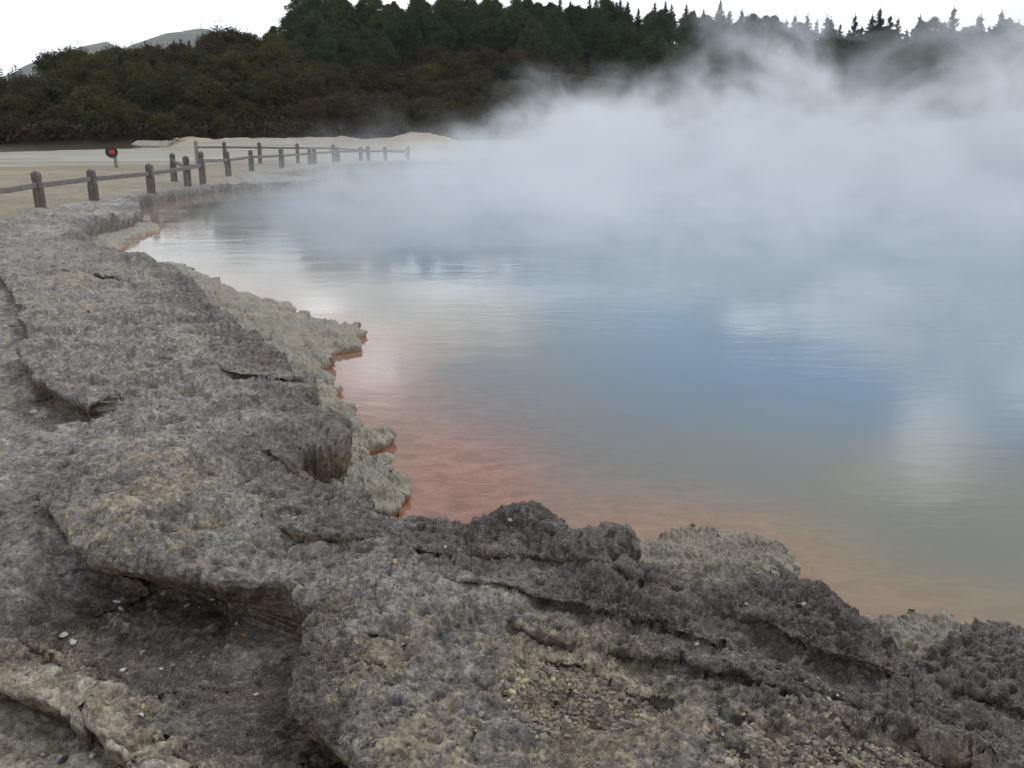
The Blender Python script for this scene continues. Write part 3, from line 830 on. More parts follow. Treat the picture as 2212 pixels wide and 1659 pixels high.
def hill_z(x, y):
    x = np.asarray(x, np.float64); y = np.asarray(y, np.float64)
    r = np.hypot(x, y)
    tan1 = (285 - sky1(column_on(x, y, sky1))) / FPX * math.cos(PITCH) ** 2
    tan2 = (285 - sky2(column_on(x, y, sky2))) / FPX * math.cos(PITCH) ** 2
    h1 = np.maximum(tan1 * R1b + 1.7 - 7.6, -2)
    h2 = np.maximum(tan2 * R2b + 1.7 - 8.5, -2)
    a = h1 * sstep(R1a - 6, R1b, r) ** 0.85 * (1 - 0.5 * sstep(R1b + 4, R1b + 50, r))
    b = h2 * np.clip((r - R2a) / (R2b - R2a), 0, 1.0) ** 0.8 * (1 - 0.25 * sstep(R2b + 5, R2b + 150, r))
    b0 = -1 + 3.0 * sstep(R1a, R2a, r)
    return np.maximum(np.maximum(a, b), b0) + 0.6
rsH = np.concatenate([np.linspace(146, 280, 70), np.geomspace(285, 700, 12)])
XH, YH = polar(rsH, -50, 50, 220)
ZH = hill_z(XH, YH) + fbm(XH, YH, np.zeros_like(XH), 14, 3) * 0.5 - 1.2 * (1 - sstep(146, 156, np.hypot(XH, YH)))
HMAT = plain('hill_soil', (0.035, 0.028, 0.018), 0.95, 0.4, 0.5)
ho = link('hills', mesh_from('hills', np.stack([XH, YH, ZH], -1).reshape(-1, 3), grid_faces(*XH.shape), HMAT, True))
tag(ho, 'dark wooded hillside rising behind the thermal pool', 'hill', kind='structure')

# far mountain
mt = interp([(-900, 200), (-500, 190), (-200, 178), (0, 165), (40, 146), (60, 134), (110, 120), (180, 98), (230, 90), (260, 104), (310, 88), (350, 74), (400, 64), (432, 58), (450, 60), (500, 78), (600, 95), (800, 130), (1200, 200), (1800, 260)])
rsM = np.linspace(3000, 5200, 60)
XM, YM = polar(rsM, -48, 20, 260)
rM = np.hypot(XM, YM); pM = column_on(XM.astype(float), YM.astype(float), mt)
hM = np.maximum((285 - mt(pM)) / FPX * math.cos(PITCH) ** 2 * 4400 - 52, 0)
ZM = hM * np.where(rM < 4400, sstep(2950, 4400, rM) ** 0.7, 1 - 0.8 * sstep(4400, 5300, rM)) + fbm(XM, YM, np.zeros_like(XM), 420, 5) * 22 * sstep(3000, 3300, rM) * (1 - np.exp(-((rM - 4400) / 200) ** 2)) + fbm(XM, YM, np.zeros_like(XM), 60, 3) * 4
def mountain_material():
    m, t, b = material('mountain_bush')
    P = t.new('ShaderNodeNewGeometry').outputs['Position']
    n = t.noise(P, 0.006, 7, 0.7, 0.4); n2 = t.noise(P, 0.03, 6, 0.75)
    col = t.mix(t.ramp(n, 0.4, 0.62), (0.045, 0.060, 0.036), (0.150, 0.148, 0.095))
    col = t.mix(t.ramp(n2, 0.5, 0.65), col, (0.035, 0.05, 0.03))
    t.put(b.inputs['Base Color'], col); b.inputs['Roughness'].default_value = 0.95
    return m
mo = link('mountain', mesh_from('mountain', np.stack([XM, YM, ZM], -1).reshape(-1, 3), grid_faces(*XM.shape), mountain_material(), True))
tag(mo, 'hazy green mountain far off on the left skyline', 'mountain', kind='structure')
# mast on its top
mp = at_r(434, 66, 4380)
mb = MB(); mb.tube([(0, 0, -20), (0, 0, 36)], [2.2, 0.8], 6)
mast = empty('radio_mast', mp)
tag(mast, 'thin radio mast standing on the far mountain top', 'mast')
metal = plain('mast_metal', (0.45, 0.45, 0.47), 0.5)
link('pole', mb.mesh('mast_pole', metal), mast)
mb = MB(); mb.frustum([[(-7, -3, 0), (7, -3, 0), (7, 3, 0), (-7, 3, 0)], [(-7, -3, 6), (7, -3, 6), (7, 3, 6), (-7, 3, 6)]])
link('hut', mb.mesh('mast_hut', plain('hut_paint', (0.3, 0.3, 0.28), 0.7)), mast, (4, 0, -4))
log('hills')

# ------------------------------------------------------------------ trees
LM_SHRUB = leaf_material('shrub_leaves', 0.9)
LM_PINE = leaf_material('pine_needles', 0.7)
BARK = plain('bark', (0.07, 0.055, 0.045), 0.9, 4, 0.4)

def leaves(P, D, L, W, rg_):
    """quads: centre P, direction D, length L, width W"""
    n = len(P)
    rnd = rg_.normal(size=(n, 3)); side = np.cross(D, rnd); side /= np.maximum(np.linalg.norm(side, axis=1)[:, None], 1e-6)
    a = D * (L / 2)[:, None]; s = side * (W / 2)[:, None]
    V = np.stack([P - a - s * 0.5, P - a * 0.1 + s, P + a, P - a * 0.1 - s], 1).reshape(-1, 3)
    return V, np.arange(4 * n).reshape(n, 4)[:, ::1]

def unit(v): return v / np.maximum(np.linalg.norm(v, axis=-1, keepdims=True), 1e-6)

def shrub_mesh(seed, R_=3.3, H=5.2, nclump=95, per=70):
    g = np.random.default_rng(seed)
    # layered clumps on an uneven dome
    th = g.uniform(0, 2 * np.pi, nclump); cz = g.beta(1.7, 1.1, nclump)
    rr = R_ * np.sqrt(np.clip(1 - (cz * 0.96) ** 2.2, 0.02, 1)) * g.uniform(0.35, 1.08, nclump) ** 0.6
    c = np.stack([rr * np.cos(th), rr * np.sin(th), 0.4 + cz * (H - 0.9) * g.uniform(0.85, 1.12, nclump)], 1)
    cr = g.uniform(0.5, 1.05, nclump)
    P = np.repeat(c, per, 0); k = np.repeat(cr, per)
    off = unit(g.normal(size=P.shape)) * (g.uniform(0, 1, len(P)) ** 0.45)[:, None]
    off *= k[:, None] * np.array([1.15, 1.15, 0.55])
    D = unit(off * np.array([1, 1, 1.2]) + g.normal(size=P.shape) * 0.35 + np.array([0, 0, 0.45]))
    V, Fq = leaves(P + off, D, g.uniform(0.22, 0.48, len(P)), g.uniform(0.10, 0.20, len(P)), g)
    # loose sprigs poking out of the top
    ns = 240
    i = g.integers(0, nclump, ns); up = unit(unit(c[i] - np.array([0, 0, 1.0])) + g.normal(size=(ns, 3)) * .3 + np.array([0, 0, .5]))
    V2, F2 = leaves(c[i] + up * (cr[i] * g.uniform(.7, 1.25, ns))[:, None], up, g.uniform(.4, .8, ns), g.uniform(.06, .12, ns), g)
    return np.concatenate([V, V2]), np.concatenate([Fq, F2 + len(V)])

def pine_mesh(seed, R_=3.4, H=11.0, nclump=62, per=85):
    g = np.random.default_rng(seed)
    cz = g.beta(1.4, 1.2, nclump); th = g.uniform(0, 2 * np.pi, nclump)
    prof = np.sin(np.clip(0.25 + cz * 0.80, 0, 1) * np.pi) ** 0.6
    rr = R_ * prof * g.uniform(0.45, 1.08, nclump)
    c = np.stack([rr * np.cos(th), rr * np.sin(th), H * 0.30 + cz * H * 0.64], 1)
    cr = g.uniform(0.65, 1.2, nclump)
    P = np.repeat(c, per, 0); k = np.repeat(cr, per)
    off = unit(g.normal(size=P.shape)) * (g.uniform(0, 1, len(P)) ** 0.4)[:, None] * k[:, None] * np.array([1, 1, .8])
    D = unit(off + g.normal(size=P.shape) * 0.45 + np.array([0, 0, 0.5]))
    V, Fq = leaves(P + off, D, g.uniform(0.3, 0.6, len(P)), g.uniform(0.13, 0.24, len(P)), g)
    return V, Fq

def spruce_mesh(seed, H=15.0, R_=2.3, tiers=26):
    g = np.random.default_rng(seed)
    Vs, Fs = [], []; n = 0
    for k in range(tiers):
        f = k / (tiers - 1)
        z = H * (0.15 + 0.83 * f); rad = R_ * (1 - f) ** 0.85 * g.uniform(0.7, 1.15) + 0.16
        nb = max(4, int(9 * (1 - f) + 3))
        for b_ in range(nb):
            a_ = g.uniform(0, 2 * np.pi); L = rad * g.uniform(0.7, 1.15)
            m = max(6, int(L * 17)); tt = g.uniform(0.1, 1, m)
            d = np.array([math.cos(a_), math.sin(a_), 0.10 + 0.25 * f])
            P = np.array([0, 0, z]) + d * (tt * L)[:, None] + g.normal(size=(m, 3)) * 0.13
            P[:, 2] += 0.18 * (tt * L) ** 1.3 * 0.6
            D = unit(d + g.normal(size=(m, 3)) * 0.55 + np.array([0, 0, .35]))
            V, Fq = leaves(P, D, g.uniform(.4, .75, m), g.uniform(.16, .3, m), g)
            Vs.append(V); Fs.append(Fq + n); n += len(V)
    m = 26; zz = g.uniform(0.93, 1.04, m) * H
    V, Fq = leaves(np.stack([g.normal(size=m) * .05, g.normal(size=m) * .05, zz], 1), unit(g.normal(size=(m, 3)) * .35 + np.array([0, 0, 1])), np.full(m, .5), np.full(m, .12), g)
    Vs.append(V); Fs.append(Fq + n)
    return np.concatenate(Vs), np.concatenate(Fs)

def trunk_mesh(name, H, r0, lean=0.2, limbs=4, seed=0):
    g = random.Random(seed); mb = MB()
    mb.tube([(0, 0, -0.8), (lean * .3, 0, H * .35), (lean, lean * .4, H * .7), (lean * 1.1, lean * .5, H)], [r0 * 1.2, r0, r0 * .6, r0 * .15], 7)
    for i in range(limbs):
        z = H * g.uniform(.2, .7); a_ = g.uniform(0, 6.28); L = H * g.uniform(.25, .4)
        mb.tube([(lean * z / H, 0, z), (math.cos(a_) * L * .5, math.sin(a_) * L * .5, z + L * .35), (math.cos(a_) * L, math.sin(a_) * L, z + L * .55)], [r0 * .5, r0 * .3, r0 * .08], 5)
    return mb.mesh(name, BARK)

KINDS = {
    'shrub': [(mesh_from('shrub_crown', *shrub_mesh(100 + i, R_=3.1 + .15 * (i % 3), H=4.8 + .35 * (i % 4)), LM_SHRUB), trunk_mesh('shrub_trunk', 3.6, .12, .5, 5, i)) for i in range(7)],
    'pine': [(mesh_from('pine_crown', *pine_mesh(200 + i, R_=3.1 + .2 * (i % 3), H=10 + .5 * (i % 3)), LM_PINE), trunk_mesh('pine_trunk', 9.0, .2, .25, 4, i)) for i in range(6)],
    'spruce': [(mesh_from('spruce_crown', *spruce_mesh(300 + i, H=14 + (i % 3), R_=3.0 + .3 * (i % 3), tiers=30), LM_PINE), trunk_mesh('spruce_trunk', 14, .16, .05, 0, i)) for i in range(5)],
}
PROTO = {}
def place_tree(kind, name, loc, scale, col, label, cat, group, rz):
    root = bpy.data.objects.new(name, None); root.empty_display_size = .5
    C.objects.link(root)
    root.location = loc; root.scale = scale; root.rotation_euler = (0, 0, rz)
    tag(root, label, cat, group)
    ix = random.randrange(len(KINDS[kind]))
    key = (kind, ix)
    if key not in PROTO:
        cm, tm = KINDS[kind][ix]
        PROTO[key] = (bpy.data.objects.new('crown', cm), bpy.data.objects.new('trunk', tm)); cr, tr = PROTO[key]
    else:
        cr, tr = PROTO[key][0].copy(), PROTO[key][1].copy()
    for o in (cr, tr):
        C.objects.link(o); o.parent = root
    cr.color = col + (1.0,)
    return root

def ordinal(n):
    return '%d%s' % (n, 'th' if 10 <= n % 100 <= 20 else {1: 'st', 2: 'nd', 3: 'rd'}.get(n % 10, 'th'))

steam_line = interp([(-500, 999), (900, 999), (930, 300), (1000, 262), (1300, 205), (1400, 170), (1500, 130), (1600, 120), (1750, 150), (1900, 165), (2050, 140), (2212, 100), (2600, 60)])
cands = []
row_r = []
r0_ = 153.0
while r0_ < 268:
    row_r.append(r0_); r0_ += 5.6 if r0_ < 200 else 6.6
for ri, rr0 in enumerate(row_r):
    sp = (5.0 if rr0 < 200 else 6.0)
    half = R(33)
    n = int(2 * half * rr0 / sp)
    for k in range(n):
        a_ = -half + 2 * half * (k + 0.5 + random.uniform(-.35, .35)) / n
        rr = rr0 + random.uniform(-2.2, 2.2)
        x, y = rr * math.sin(a_), rr * math.cos(a_)
        z = float(hill_z(x, y))
        px_, py_ = project(x, y, z + 4.5)
        if px_ < -160 or px_ > 2370: continue
        col_ = float(column(x, y))
        # behind the crest?
        t1 = (285 - float(sky1(col_))) / FPX * math.cos(PITCH) ** 2
        if rr > R1b + 7 and (z + 8 - 1.7) / rr < t1: continue
        if z < 0.9 and rr > 185: continue
        kind = 'shrub'
        hn = (rr - R2a) / (R2b - R2a)
        lim = 0.36 + 0.10 * math.sin(col_ / 140.0) + random.uniform(-.1, .1)
        if rr > 200 and hn > lim and col_ > 560: kind = 'pine'
        if py_ > float(steam_line(px_)) + 70: continue
        if kind == 'shrub' and rr0 > 225 and col_ < 1500 and random.random() < .15: continue
        cands.append([ri, px_, kind, x, y, z, rr])
# cap each kind by thinning the far rows
def cap(kind, mx):
    idx = [i for i, c in enumerate(cands) if c[2] == kind]
    if len(idx) <= mx: return
    random.shuffle(idx)
    drop = set(sorted(idx, key=lambda i: random.random())[:len(idx) - mx])
    cands[:] = [c for i, c in enumerate(cands) if i not in drop]
log('cands', {k: sum(c[2] == k for c in cands) for k in KINDS})
cap('shrub', 290); cap('pine', 200)
COLS = {'shrub': [((0.088, 0.080, 0.028), 'olive green'), ((0.088, 0.062, 0.035), 'rusty brown'), ((0.066, 0.078, 0.030), 'dark green'), ((0.090, 0.064, 0.042), 'dull brown'), ((0.115, 0.100, 0.034), 'yellowish olive'), ((0.072, 0.056, 0.042), 'purplish brown')],
        'pine': [((0.056, 0.090, 0.036), 'mid green'), ((0.044, 0.074, 0.034), 'dark green'), ((0.070, 0.096, 0.034), 'yellowish green')]}
cands.sort(key=lambda c: (c[2], c[0], c[1]))
from collections import defaultdict
cnt = defaultdict(int); rowset = defaultdict(list)
for c in cands:
    if c[0] not in rowset[c[2]]: rowset[c[2]].append(c[0])
for ri, px_, kind, x, y, z, rr in cands:
    cnt[(kind, ri)] += 1
    i = cnt[(kind, ri)]; rowi = rowset[kind].index(ri) + 1
    patch = perlin(np.array([x / 22.0]), np.array([y / 22.0]), np.array([0.5]))[0] + random.uniform(-.35, .35)
    if kind == 'shrub':
        pal = COLS['shrub']
        ci = (0 if patch > .25 else 2 if patch > .05 else 4 if patch > -0.02 else 1 if patch > -.2 else 3 if patch > -.35 else 5)
        c_, cn = pal[ci]
        c_ = tuple(.65 * u_ + .35 * v_ for u_, v_ in zip(c_, (0.085, 0.068, 0.032)))
        if px_ > 1050 and random.random() < .3: c_, cn = pal[2]
        s = random.uniform(.82, 1.22)
        if rr < 160: s *= .75
        k = random.uniform(.8, 1.2)
        place_tree('shrub', 'bush', (x, y, z - .5), (s * random.uniform(.95, 1.2), s, s * random.uniform(.85, 1.15)), tuple(v * k * .96 for v in c_),
                   '%s bush, %s from left in the %s bush row up the hill' % (cn, ordinal(i), ordinal(rowi)), 'bush', 'bushes covering the hillside', random.uniform(0, 6.28))
    else:
        c_, cn = COLS['pine'][0 if patch > .1 else 1 if patch > -.25 else 2]
        s = random.uniform(.8, 1.15); k = random.uniform(.85, 1.2)
        place_tree('pine', 'pine_tree', (x, y, z - .8), (s * 1.05, s * 1.05, s * random.uniform(.85, 1.1)), tuple(v * k for v in c_),
                   '%s rounded pine, %s from left in the %s pine row up the hill' % (cn, ordinal(i), ordinal(rowi)), 'pine tree', 'rounded pines on the upper hillside', random.uniform(0, 6.28))
# tall bushes at the skyline of the near spur (picture column, top row)
for i, (cx_, ty_, w_) in enumerate([(150, 122, .9), (225, 108, 1.0), (290, 90, 1.15), (345, 98, .9), (415, 98, 1.0), (487, 58, 1.15), (536, 70, .9), (590, 72, 1.0), (70, 158, .9), (20, 172, .9)]):
    x, y, zt = at_r(cx_, ty_, 190)
    place_tree('shrub', 'bush', (x, y, zt - 6.4 * w_), (1.15 * w_, 1.15 * w_, 1.12 * w_), tuple(v * .95 for v in COLS['shrub'][(0, 4, 3)[i % 3]][0]),
               'tall %s bush on the left skyline crest, %s of ten from the left' % (COLS['shrub'][(0, 4, 3)[i % 3]][1], ordinal([3, 4, 5, 6, 7, 8, 9, 10, 2, 1][i])), 'bush', 'tall bushes on the left skyline', i * 1.3)
for i, (cx_, by_, r__, w_) in enumerate([(372, 300, 126, .22), (405, 298, 127, .34), (482, 301, 124, .26), (505, 297, 126, .3)]):
    x, y, zt = at_r(cx_, by_, r__)
    place_tree('shrub', 'bush', (x, y, zt - .3), (w_, w_, w_ * .8), (0.07, 0.055, 0.03), 'low scrubby bush on the pale bank before the hill, %s of four from the left' % ordinal(i + 1), 'bush', 'low bushes on the pale bank', i * 1.9)
# pines that break the skyline: column, top, scale
for i, (cx_, ty_, s) in enumerate([(640, 22, .85), (672, -2, 1.0), (712, -22, 1.15), (752, 8, .8), (792, 4, .95), (846, 14, .85), (905, 0, 1.0), (966, -8, 1.1), (1010, -4, 1.0), (1064, 0, .95), (1125, 8, .9), (1190, 6, .95), (1250, 12, .85), (1325, 8, 1.0), (1560, 32, .9), (1628, 24, .95), (1655, 34, .7)]):
    x, y, zt = at_r(cx_, ty_, 262)
    place_tree('pine', 'pine_tree', (x, y, zt - 10.3 * s), (s * 1.15, s * 1.15, s), tuple(v * random.uniform(.85, 1.1) for v in COLS['pine'][i % 2][0]),
               '%s pine breaking the skyline on the hill top, %s of seventeen from the left' % (COLS['pine'][i % 2][1], ordinal(i + 1)), 'pine tree', 'pines on the skyline', i * 2.1)
# conifers along the right skyline
spr = [(375, 88, .5), (390, 84, .5), (408, 82, .55), (425, 86, .5), (438, 78, .6)]
for i, (cx_, ty_, s) in enumerate(spr):
    x, y, zt = at_r(cx_, ty_, 330)
    place_tree('spruce', 'conifer', (x, y, zt - 15 * s * 1.4), (s * 1.4, s * 1.4, s * 1.4), (0.030, 0.046, 0.032), 'small dark conifer behind the left bush ridge, %s of five from the left' % ordinal(i + 1), 'conifer', 'conifers behind the left ridge', i * 1.7)
xs_ = list(np.arange(1135, 1560, 19)) + list(np.arange(1560, 2330, 20))
tall = {1500: 20, 1700: 34, 1796: 26, 1848: 32, 1902: 18, 1990: 20, 2062: 16, 2120: 34, 2165: 24}
items = [(x + random.uniform(-7, 7), None) for x in xs_] + [(k, v) for k, v in tall.items()]
items.sort()
for i, (cx_, ty_) in enumerate(items):
    base = float(interp([(1100, 10), (1350, 18), (1500, 28), (1600, 36), (1700, 54), (1800, 58), (1900, 54), (2212, 58), (2400, 62)])(cx_))
    top = ty_ if ty_ is not None else base + random.uniform(-24, 6)
    s = random.uniform(.75, 1.0) * (1.2 if ty_ is not None else 1.0)
    if cx_ < 1540: s *= .72
    x, y, zt = at_r(cx_, top, 276 + random.uniform(-6, 6) if cx_ < 1540 else random.uniform(252, 268))
    s *= 1.15; hz = 15.0 * s
    place_tree('spruce', 'conifer', (x, y, zt - hz * 1.02), (s * random.uniform(.95, 1.3), s * random.uniform(.95, 1.3), s), tuple(v * random.uniform(.8, 1.1) for v in (0.026, 0.042, 0.026)),
               '%s pointed conifer on the right skyline, %s of %d from the left' % ('tall' if ty_ is not None else 'slender', ordinal(i + 1), len(items)), 'conifer', 'conifers along the skyline', random.uniform(0, 6.28))
log('trees', len(C.objects))

# far conifer wood at the left edge: reads as one mass
g = np.random.default_rng(5); Vs, Fs, n = [], [], 0
base = [spruce_mesh(400 + i, H=14, R_=2.2, tiers=10) for i in range(3)]
top_ = interp([(-300, 160), (-60, 150), (0, 146), (30, 143), (60, 152), (100, 160)])
for k in range(150):
    cx_ = g.uniform(-260, 95); rr = g.uniform(640, 760)
    x, y, zt = at_r(cx_, float(top_(cx_)) + g.uniform(-3, 34), rr)
    v, f = base[k % 3]; s = g.uniform(1.1, 1.5)
    Vs.append(v * s + np.array([x, y, zt - 14 * s])); Fs.append(f + n); n += len(v)
FARM = plain('far_conifers', (0.035, 0.052, 0.042), 0.9, 0.05, .3)
fw = link('distant_forest', mesh_from('distant_forest', np.concatenate(Vs), np.concatenate(Fs), FARM))
tag(fw, 'bluish dark conifer wood far off at the left edge', 'forest', kind='stuff')
# rough undergrowth along the foot of the hill and between the bushes
g = np.random.default_rng(9)
NU = 90000
a_ = g.uniform(-R(33), R(33), NU); rr = 150 + 118 * g.uniform(0, 1, NU) ** 1.6
x, y = rr * np.sin(a_), rr * np.cos(a_)
P = np.stack([x, y, hill_z(x, y) + g.uniform(-.2, 1.7, NU)], 1)
V, Fq = leaves(P, unit(g.normal(size=P.shape) * .6 + np.array([0, 0, .7])), g.uniform(.5, 1.2, NU), g.uniform(.2, .5, NU), g)
ug = link('undergrowth', mesh_from('undergrowth', V, Fq, LM_SHRUB)); ug.color = (0.052, 0.038, 0.022, 1)
tag(ug, 'brown scrubby undergrowth between the bushes on the hillside', 'undergrowth', kind='stuff')
# white handrail seen on the hillside
hr = empty('handrail', at_r(1265, 168, 186))
tag(hr, 'thin pale walkway handrail among the bushes halfway up the hill', 'handrail')
hb = hr.location
RP = [Vector(at_r(a, b, 183)) - hb for a, b in ((1185, 158), (1230, 162), (1280, 168), (1340, 176), (1368, 180))]
mb = MB(); mb.tube(RP, 0.032, 6)
pw = plain('pale_rail', (0.17, 0.165, 0.19), .6)
link('rail', mb.mesh('handrail_rail', pw), hr)
for p in RP[::2]:
    mb = MB(); mb.tube([p, p - Vector((0, 0, 1.1))], .035, 6)
    link('post', mb.mesh('handrail_post', pw), hr)

# ------------------------------------------------------------------ fences
WOOD = wood_material('weathered_timber', (0.085, 0.066, 0.058), (0.165, 0.140, 0.125))
WOODL = wood_material('grey_rail_timber', (0.120, 0.105, 0.098), (0.215, 0.195, 0.185))
WOODP = wood_material('pale_post_timber', (0.22, 0.20, 0.17), (0.32, 0.30, 0.26))
def post_mesh(name, H, w, mat):
    """square post, chamfered shoulder, groove below a pyramid cap, slots down the sides"""
    mb = MB(); h = w / 2
    def ring(z, k, c=0.18):
        a = h * k; q = a * (1 - c)
        return [(-q, -a, z), (q, -a, z), (a, -q, z), (a, q, z), (q, a, z), (-q, a, z), (-a, q, z), (-a, -q, z)]
    mb.frustum([ring(-0.4, 1), ring(H - 2.15 * w, 1), ring(H - 2.05 * w, .97), ring(H - 1.5 * w, .97), ring(H - 1.42 * w, .78), ring(H - 1.34 * w, .78), ring(H - 1.26 * w, .98), ring(H - .45 * w, .98), ring(H - .30 * w, .92), ring(H - 0.04 * w, .25), ring(H, .04)])
    for sx in (-1, 1):         # raised strips leave dark slots between them
        for sy in (-1, 1):
            x0 = sx * h * .55
            zt = H - 2.2 * w
            mb.frustum([[(x0 - h * .22, sy * h * 1.0, -.3), (x0 + h * .22, sy * h * 1.0, -.3), (x0 + h * .22, sy * h * 1.16, -.3), (x0 - h * .22, sy * h * 1.16, -.3)],
                        [(x0 - h * .22, sy * h * 1.0, zt), (x0 + h * .22, sy * h * 1.0, zt), (x0 + h * .22, sy * h * 1.16, zt), (x0 - h * .22, sy * h * 1.16, zt)]])
    return mb.mesh(name, mat)
def rail_mesh(name, a, b, hgt, th, mat, sag=0.0):
    mb = MB(); a = Vector(a); b = Vector(b)
    d = (b - a); n = Vector((-d.y, d.x, 0)).normalized() * th / 2
    secs = []
    for i in range(7):
        f = i / 6; p = a + d * f + Vector((0, 0, -sag * 4 * f * (1 - f) + random.uniform(-.006, .006)))
        c = .012
        secs.append([p + n + Vector((0, 0, -hgt / 2 + c)), p + n + Vector((0, 0, hgt / 2 - c)), p + n * .8 + Vector((0, 0, hgt / 2)), p - n * .8 + Vector((0, 0, hgt / 2)),
                     p - n + Vector((0, 0, hgt / 2 - c)), p - n + Vector((0, 0, -hgt / 2 + c)), p - n * .8 + Vector((0, 0, -hgt / 2)), p + n * .8 + Vector((0, 0, -hgt / 2))])
    mb.frustum(secs)
    return mb.mesh(name, mat)
def fence(name, label, group, plist, railz, w=0.18, first_rail=True, mats=None, rail_h=.11):
    """plist: (picture column, picture row of the base, row of the top)"""
    base = [Vector(at(p[0], p[1], p[3] if len(p) > 3 else 0)) for p in plist]
    root = empty(name, base[0]); tag(root, label, 'fence', group)
    for i, (row, p) in enumerate(zip(plist, base)):
        a, b, t_ = row[:3]
        nxt = base[min(i + 1, len(base) - 1)] - base[max(i - 1, 0)]
        H = (b - t_) / (b - 285.0) * (1.7 - p.z)
        mat = WOODP if (mats and i in mats) else WOOD
        po = link('post', post_mesh('post', H, w * random.uniform(.95, 1.06), mat), root, p - root.location)
        po.rotation_euler = (random.uniform(-.015, .015), random.uniform(-.02, .02), math.atan2(nxt.y, nxt.x) + random.uniform(-.05, .05))
    for i in range(len(base) - 1):
        z0, z1 = (railz[i], railz[i + 1]) if isinstance(railz, (list, tuple)) else (railz, railz)
        ra = base[i] + Vector((0, 0, z0)) - root.location; rb = base[i + 1] + Vector((0, 0, z1)) - root.location
        link('rail', rail_mesh('rail', ra, rb, rail_h, .06, WOODL, .01), root)
    return root
fence('fence', 'nearest weathered timber fence of thick capped posts running in from the left edge', 'low timber fences', [(-40, 470, 372, .10), (88, 446, 367.5, .15), (203, 428, 363.5, .15), (327, 412, 352, .14), (439, 402, 326, .0)], [.45, .45, .46, .46, .66], w=.165)
fence('fence', 'short slanting fence piece joining the corner post of the near fence', 'low timber fences', [(377, 393, 329.5), (406, 402, 335.5)], [.72, .62])
fence('fence', 'timber fence following the pool shore behind the steam', 'low timber fences', [(494, 380, 325), (544, 370, 323), (609, 365, 320), (670, 358, 320), (680, 356.7, 318), (730.5, 351.5, 316.6), (779.5, 350.3, 316.6), (833, 349.5, 315.8), (882, 348.8, 314.4)], [.62] * 9)
fence('fence', 'rear timber fence on the far side of the path, before the pale bank', 'low timber fences', [(427, 353, 302.6), (487.5, 353, 306), (562.5, 352.8, 306.8), (643.7, 353.2, 308.8), (721.5, 351.6, 311.6), (796, 349.4, 315)], [.88, .88, .86, .84, .80, .66], mats=(0,), rail_h=.10)
# rails that tie the pieces together
def tie(name_label, a, b, z0, z1, rail_h=.11):
    A, B = Vector(at(*a, 0)), Vector(at(*b, 0))
    root = empty('fence_rail', A); tag(root, name_label, 'fence rail', 'loose fence rails')
    link('plank', rail_mesh('plank', (0, 0, z0), B - A + Vector((0, 0, z1)), rail_h, .06, WOODL, .01), root)
tie('grey rail slanting from the middle short post down to the corner post', (406, 402), (439, 402), .64, .66)
tie('grey rail from the corner post to the shore fence', (439, 402), (494, 380), .80, .62)
tie('thin rail ending at the last post near the steam', (796, 349.4), (882, 348.8), .62, .55, .09)

# sign: round dark disc with a red arrow on a pale post
sp_ = Vector(at(250, 363, 0))
sg = empty('direction_sign', sp_, math.atan2(sp_.x, -sp_.y) * 0 )
sg.rotation_euler = (0, 0, -math.atan2(sp_.x, sp_.y))
tag(sg, 'round dark green sign with a red arrow on a pale post standing on the sand', 'sign')
mb = MB(); mb.tube([(0.05, .05, -.4), (0.03, .05, .5), (0.0, .05, .98)], .085, 12)
mb2 = mb.mesh('sign_post', WOODP, True); link('post', mb2, sg)
DG = plain('dark_green_paint', (0.012, 0.022, 0.016), .5, 8, .2)
RD = plain('red_paint', (0.55, 0.025, 0.02), .5, 8, .1)
mb = MB(); n = 40; rad = .285; cz_ = .765
mb.frustum([[(rad * k * math.cos(2 * math.pi * i / n), y_, cz_ + rad * k * math.sin(2 * math.pi * i / n)) for i in range(n)] for y_, k in ((-.035, 1), (-.06, 1), (-.068, .96))])
link('disc', mb.mesh('sign_disc', DG), sg, (-.1, 0, 0))
arrow = [(-.15, 0), (-.03, .115), (-.03, .085), (.13, .105), (.12, .04), (.15, .0), (.12, -.04), (.13, -.105), (-.03, -.085), (-.03, -.115)]
mb = MB(); mb.frustum([[(a, y_, cz_ + b) for a, b in arrow] for y_ in (-.069, -.078)])
link('arrow', mb.mesh('sign_arrow', RD), sg, (-.09, 0, 0))
# white ring with a yellow bag on the last fence post
lp = Vector(at(877.5, 348.8, 0))
rb_ = empty('rescue_ring', lp + Vector((0, -.12, .70))); tag(rb_, 'small white ring with a yellow pouch hanging at the last fence post', 'ring')
mb = MB(); n = 20
for i in range(n):
    pass
mb.tube([(.0 + .13 * math.cos(2 * math.pi * i / n), 0, .17 * math.sin(2 * math.pi * i / n)) for i in range(n + 1)], .028, 8)
link('ring', mb.mesh('white_ring', plain('white_plastic', (.7, .72, .72), .5, 8, .05), True), rb_)
mb = MB(); mb.frustum([[(-.06, -.05, -.52), (.07, -.05, -.52), (.07, .03, -.52), (-.06, .03, -.52)], [(-.07, -.06, -.42), (.08, -.06, -.42), (.08, .04, -.42), (-.07, .04, -.42)], [(-.05, -.04, -.20), (.05, -.04, -.20), (.05, .02, -.20), (-.05, .02, -.20)]])
link('pouch', mb.mesh('yellow_pouch', plain('yellow_cloth', (.6, .5, .03), .7, 8, .1)), rb_)
log('fences')

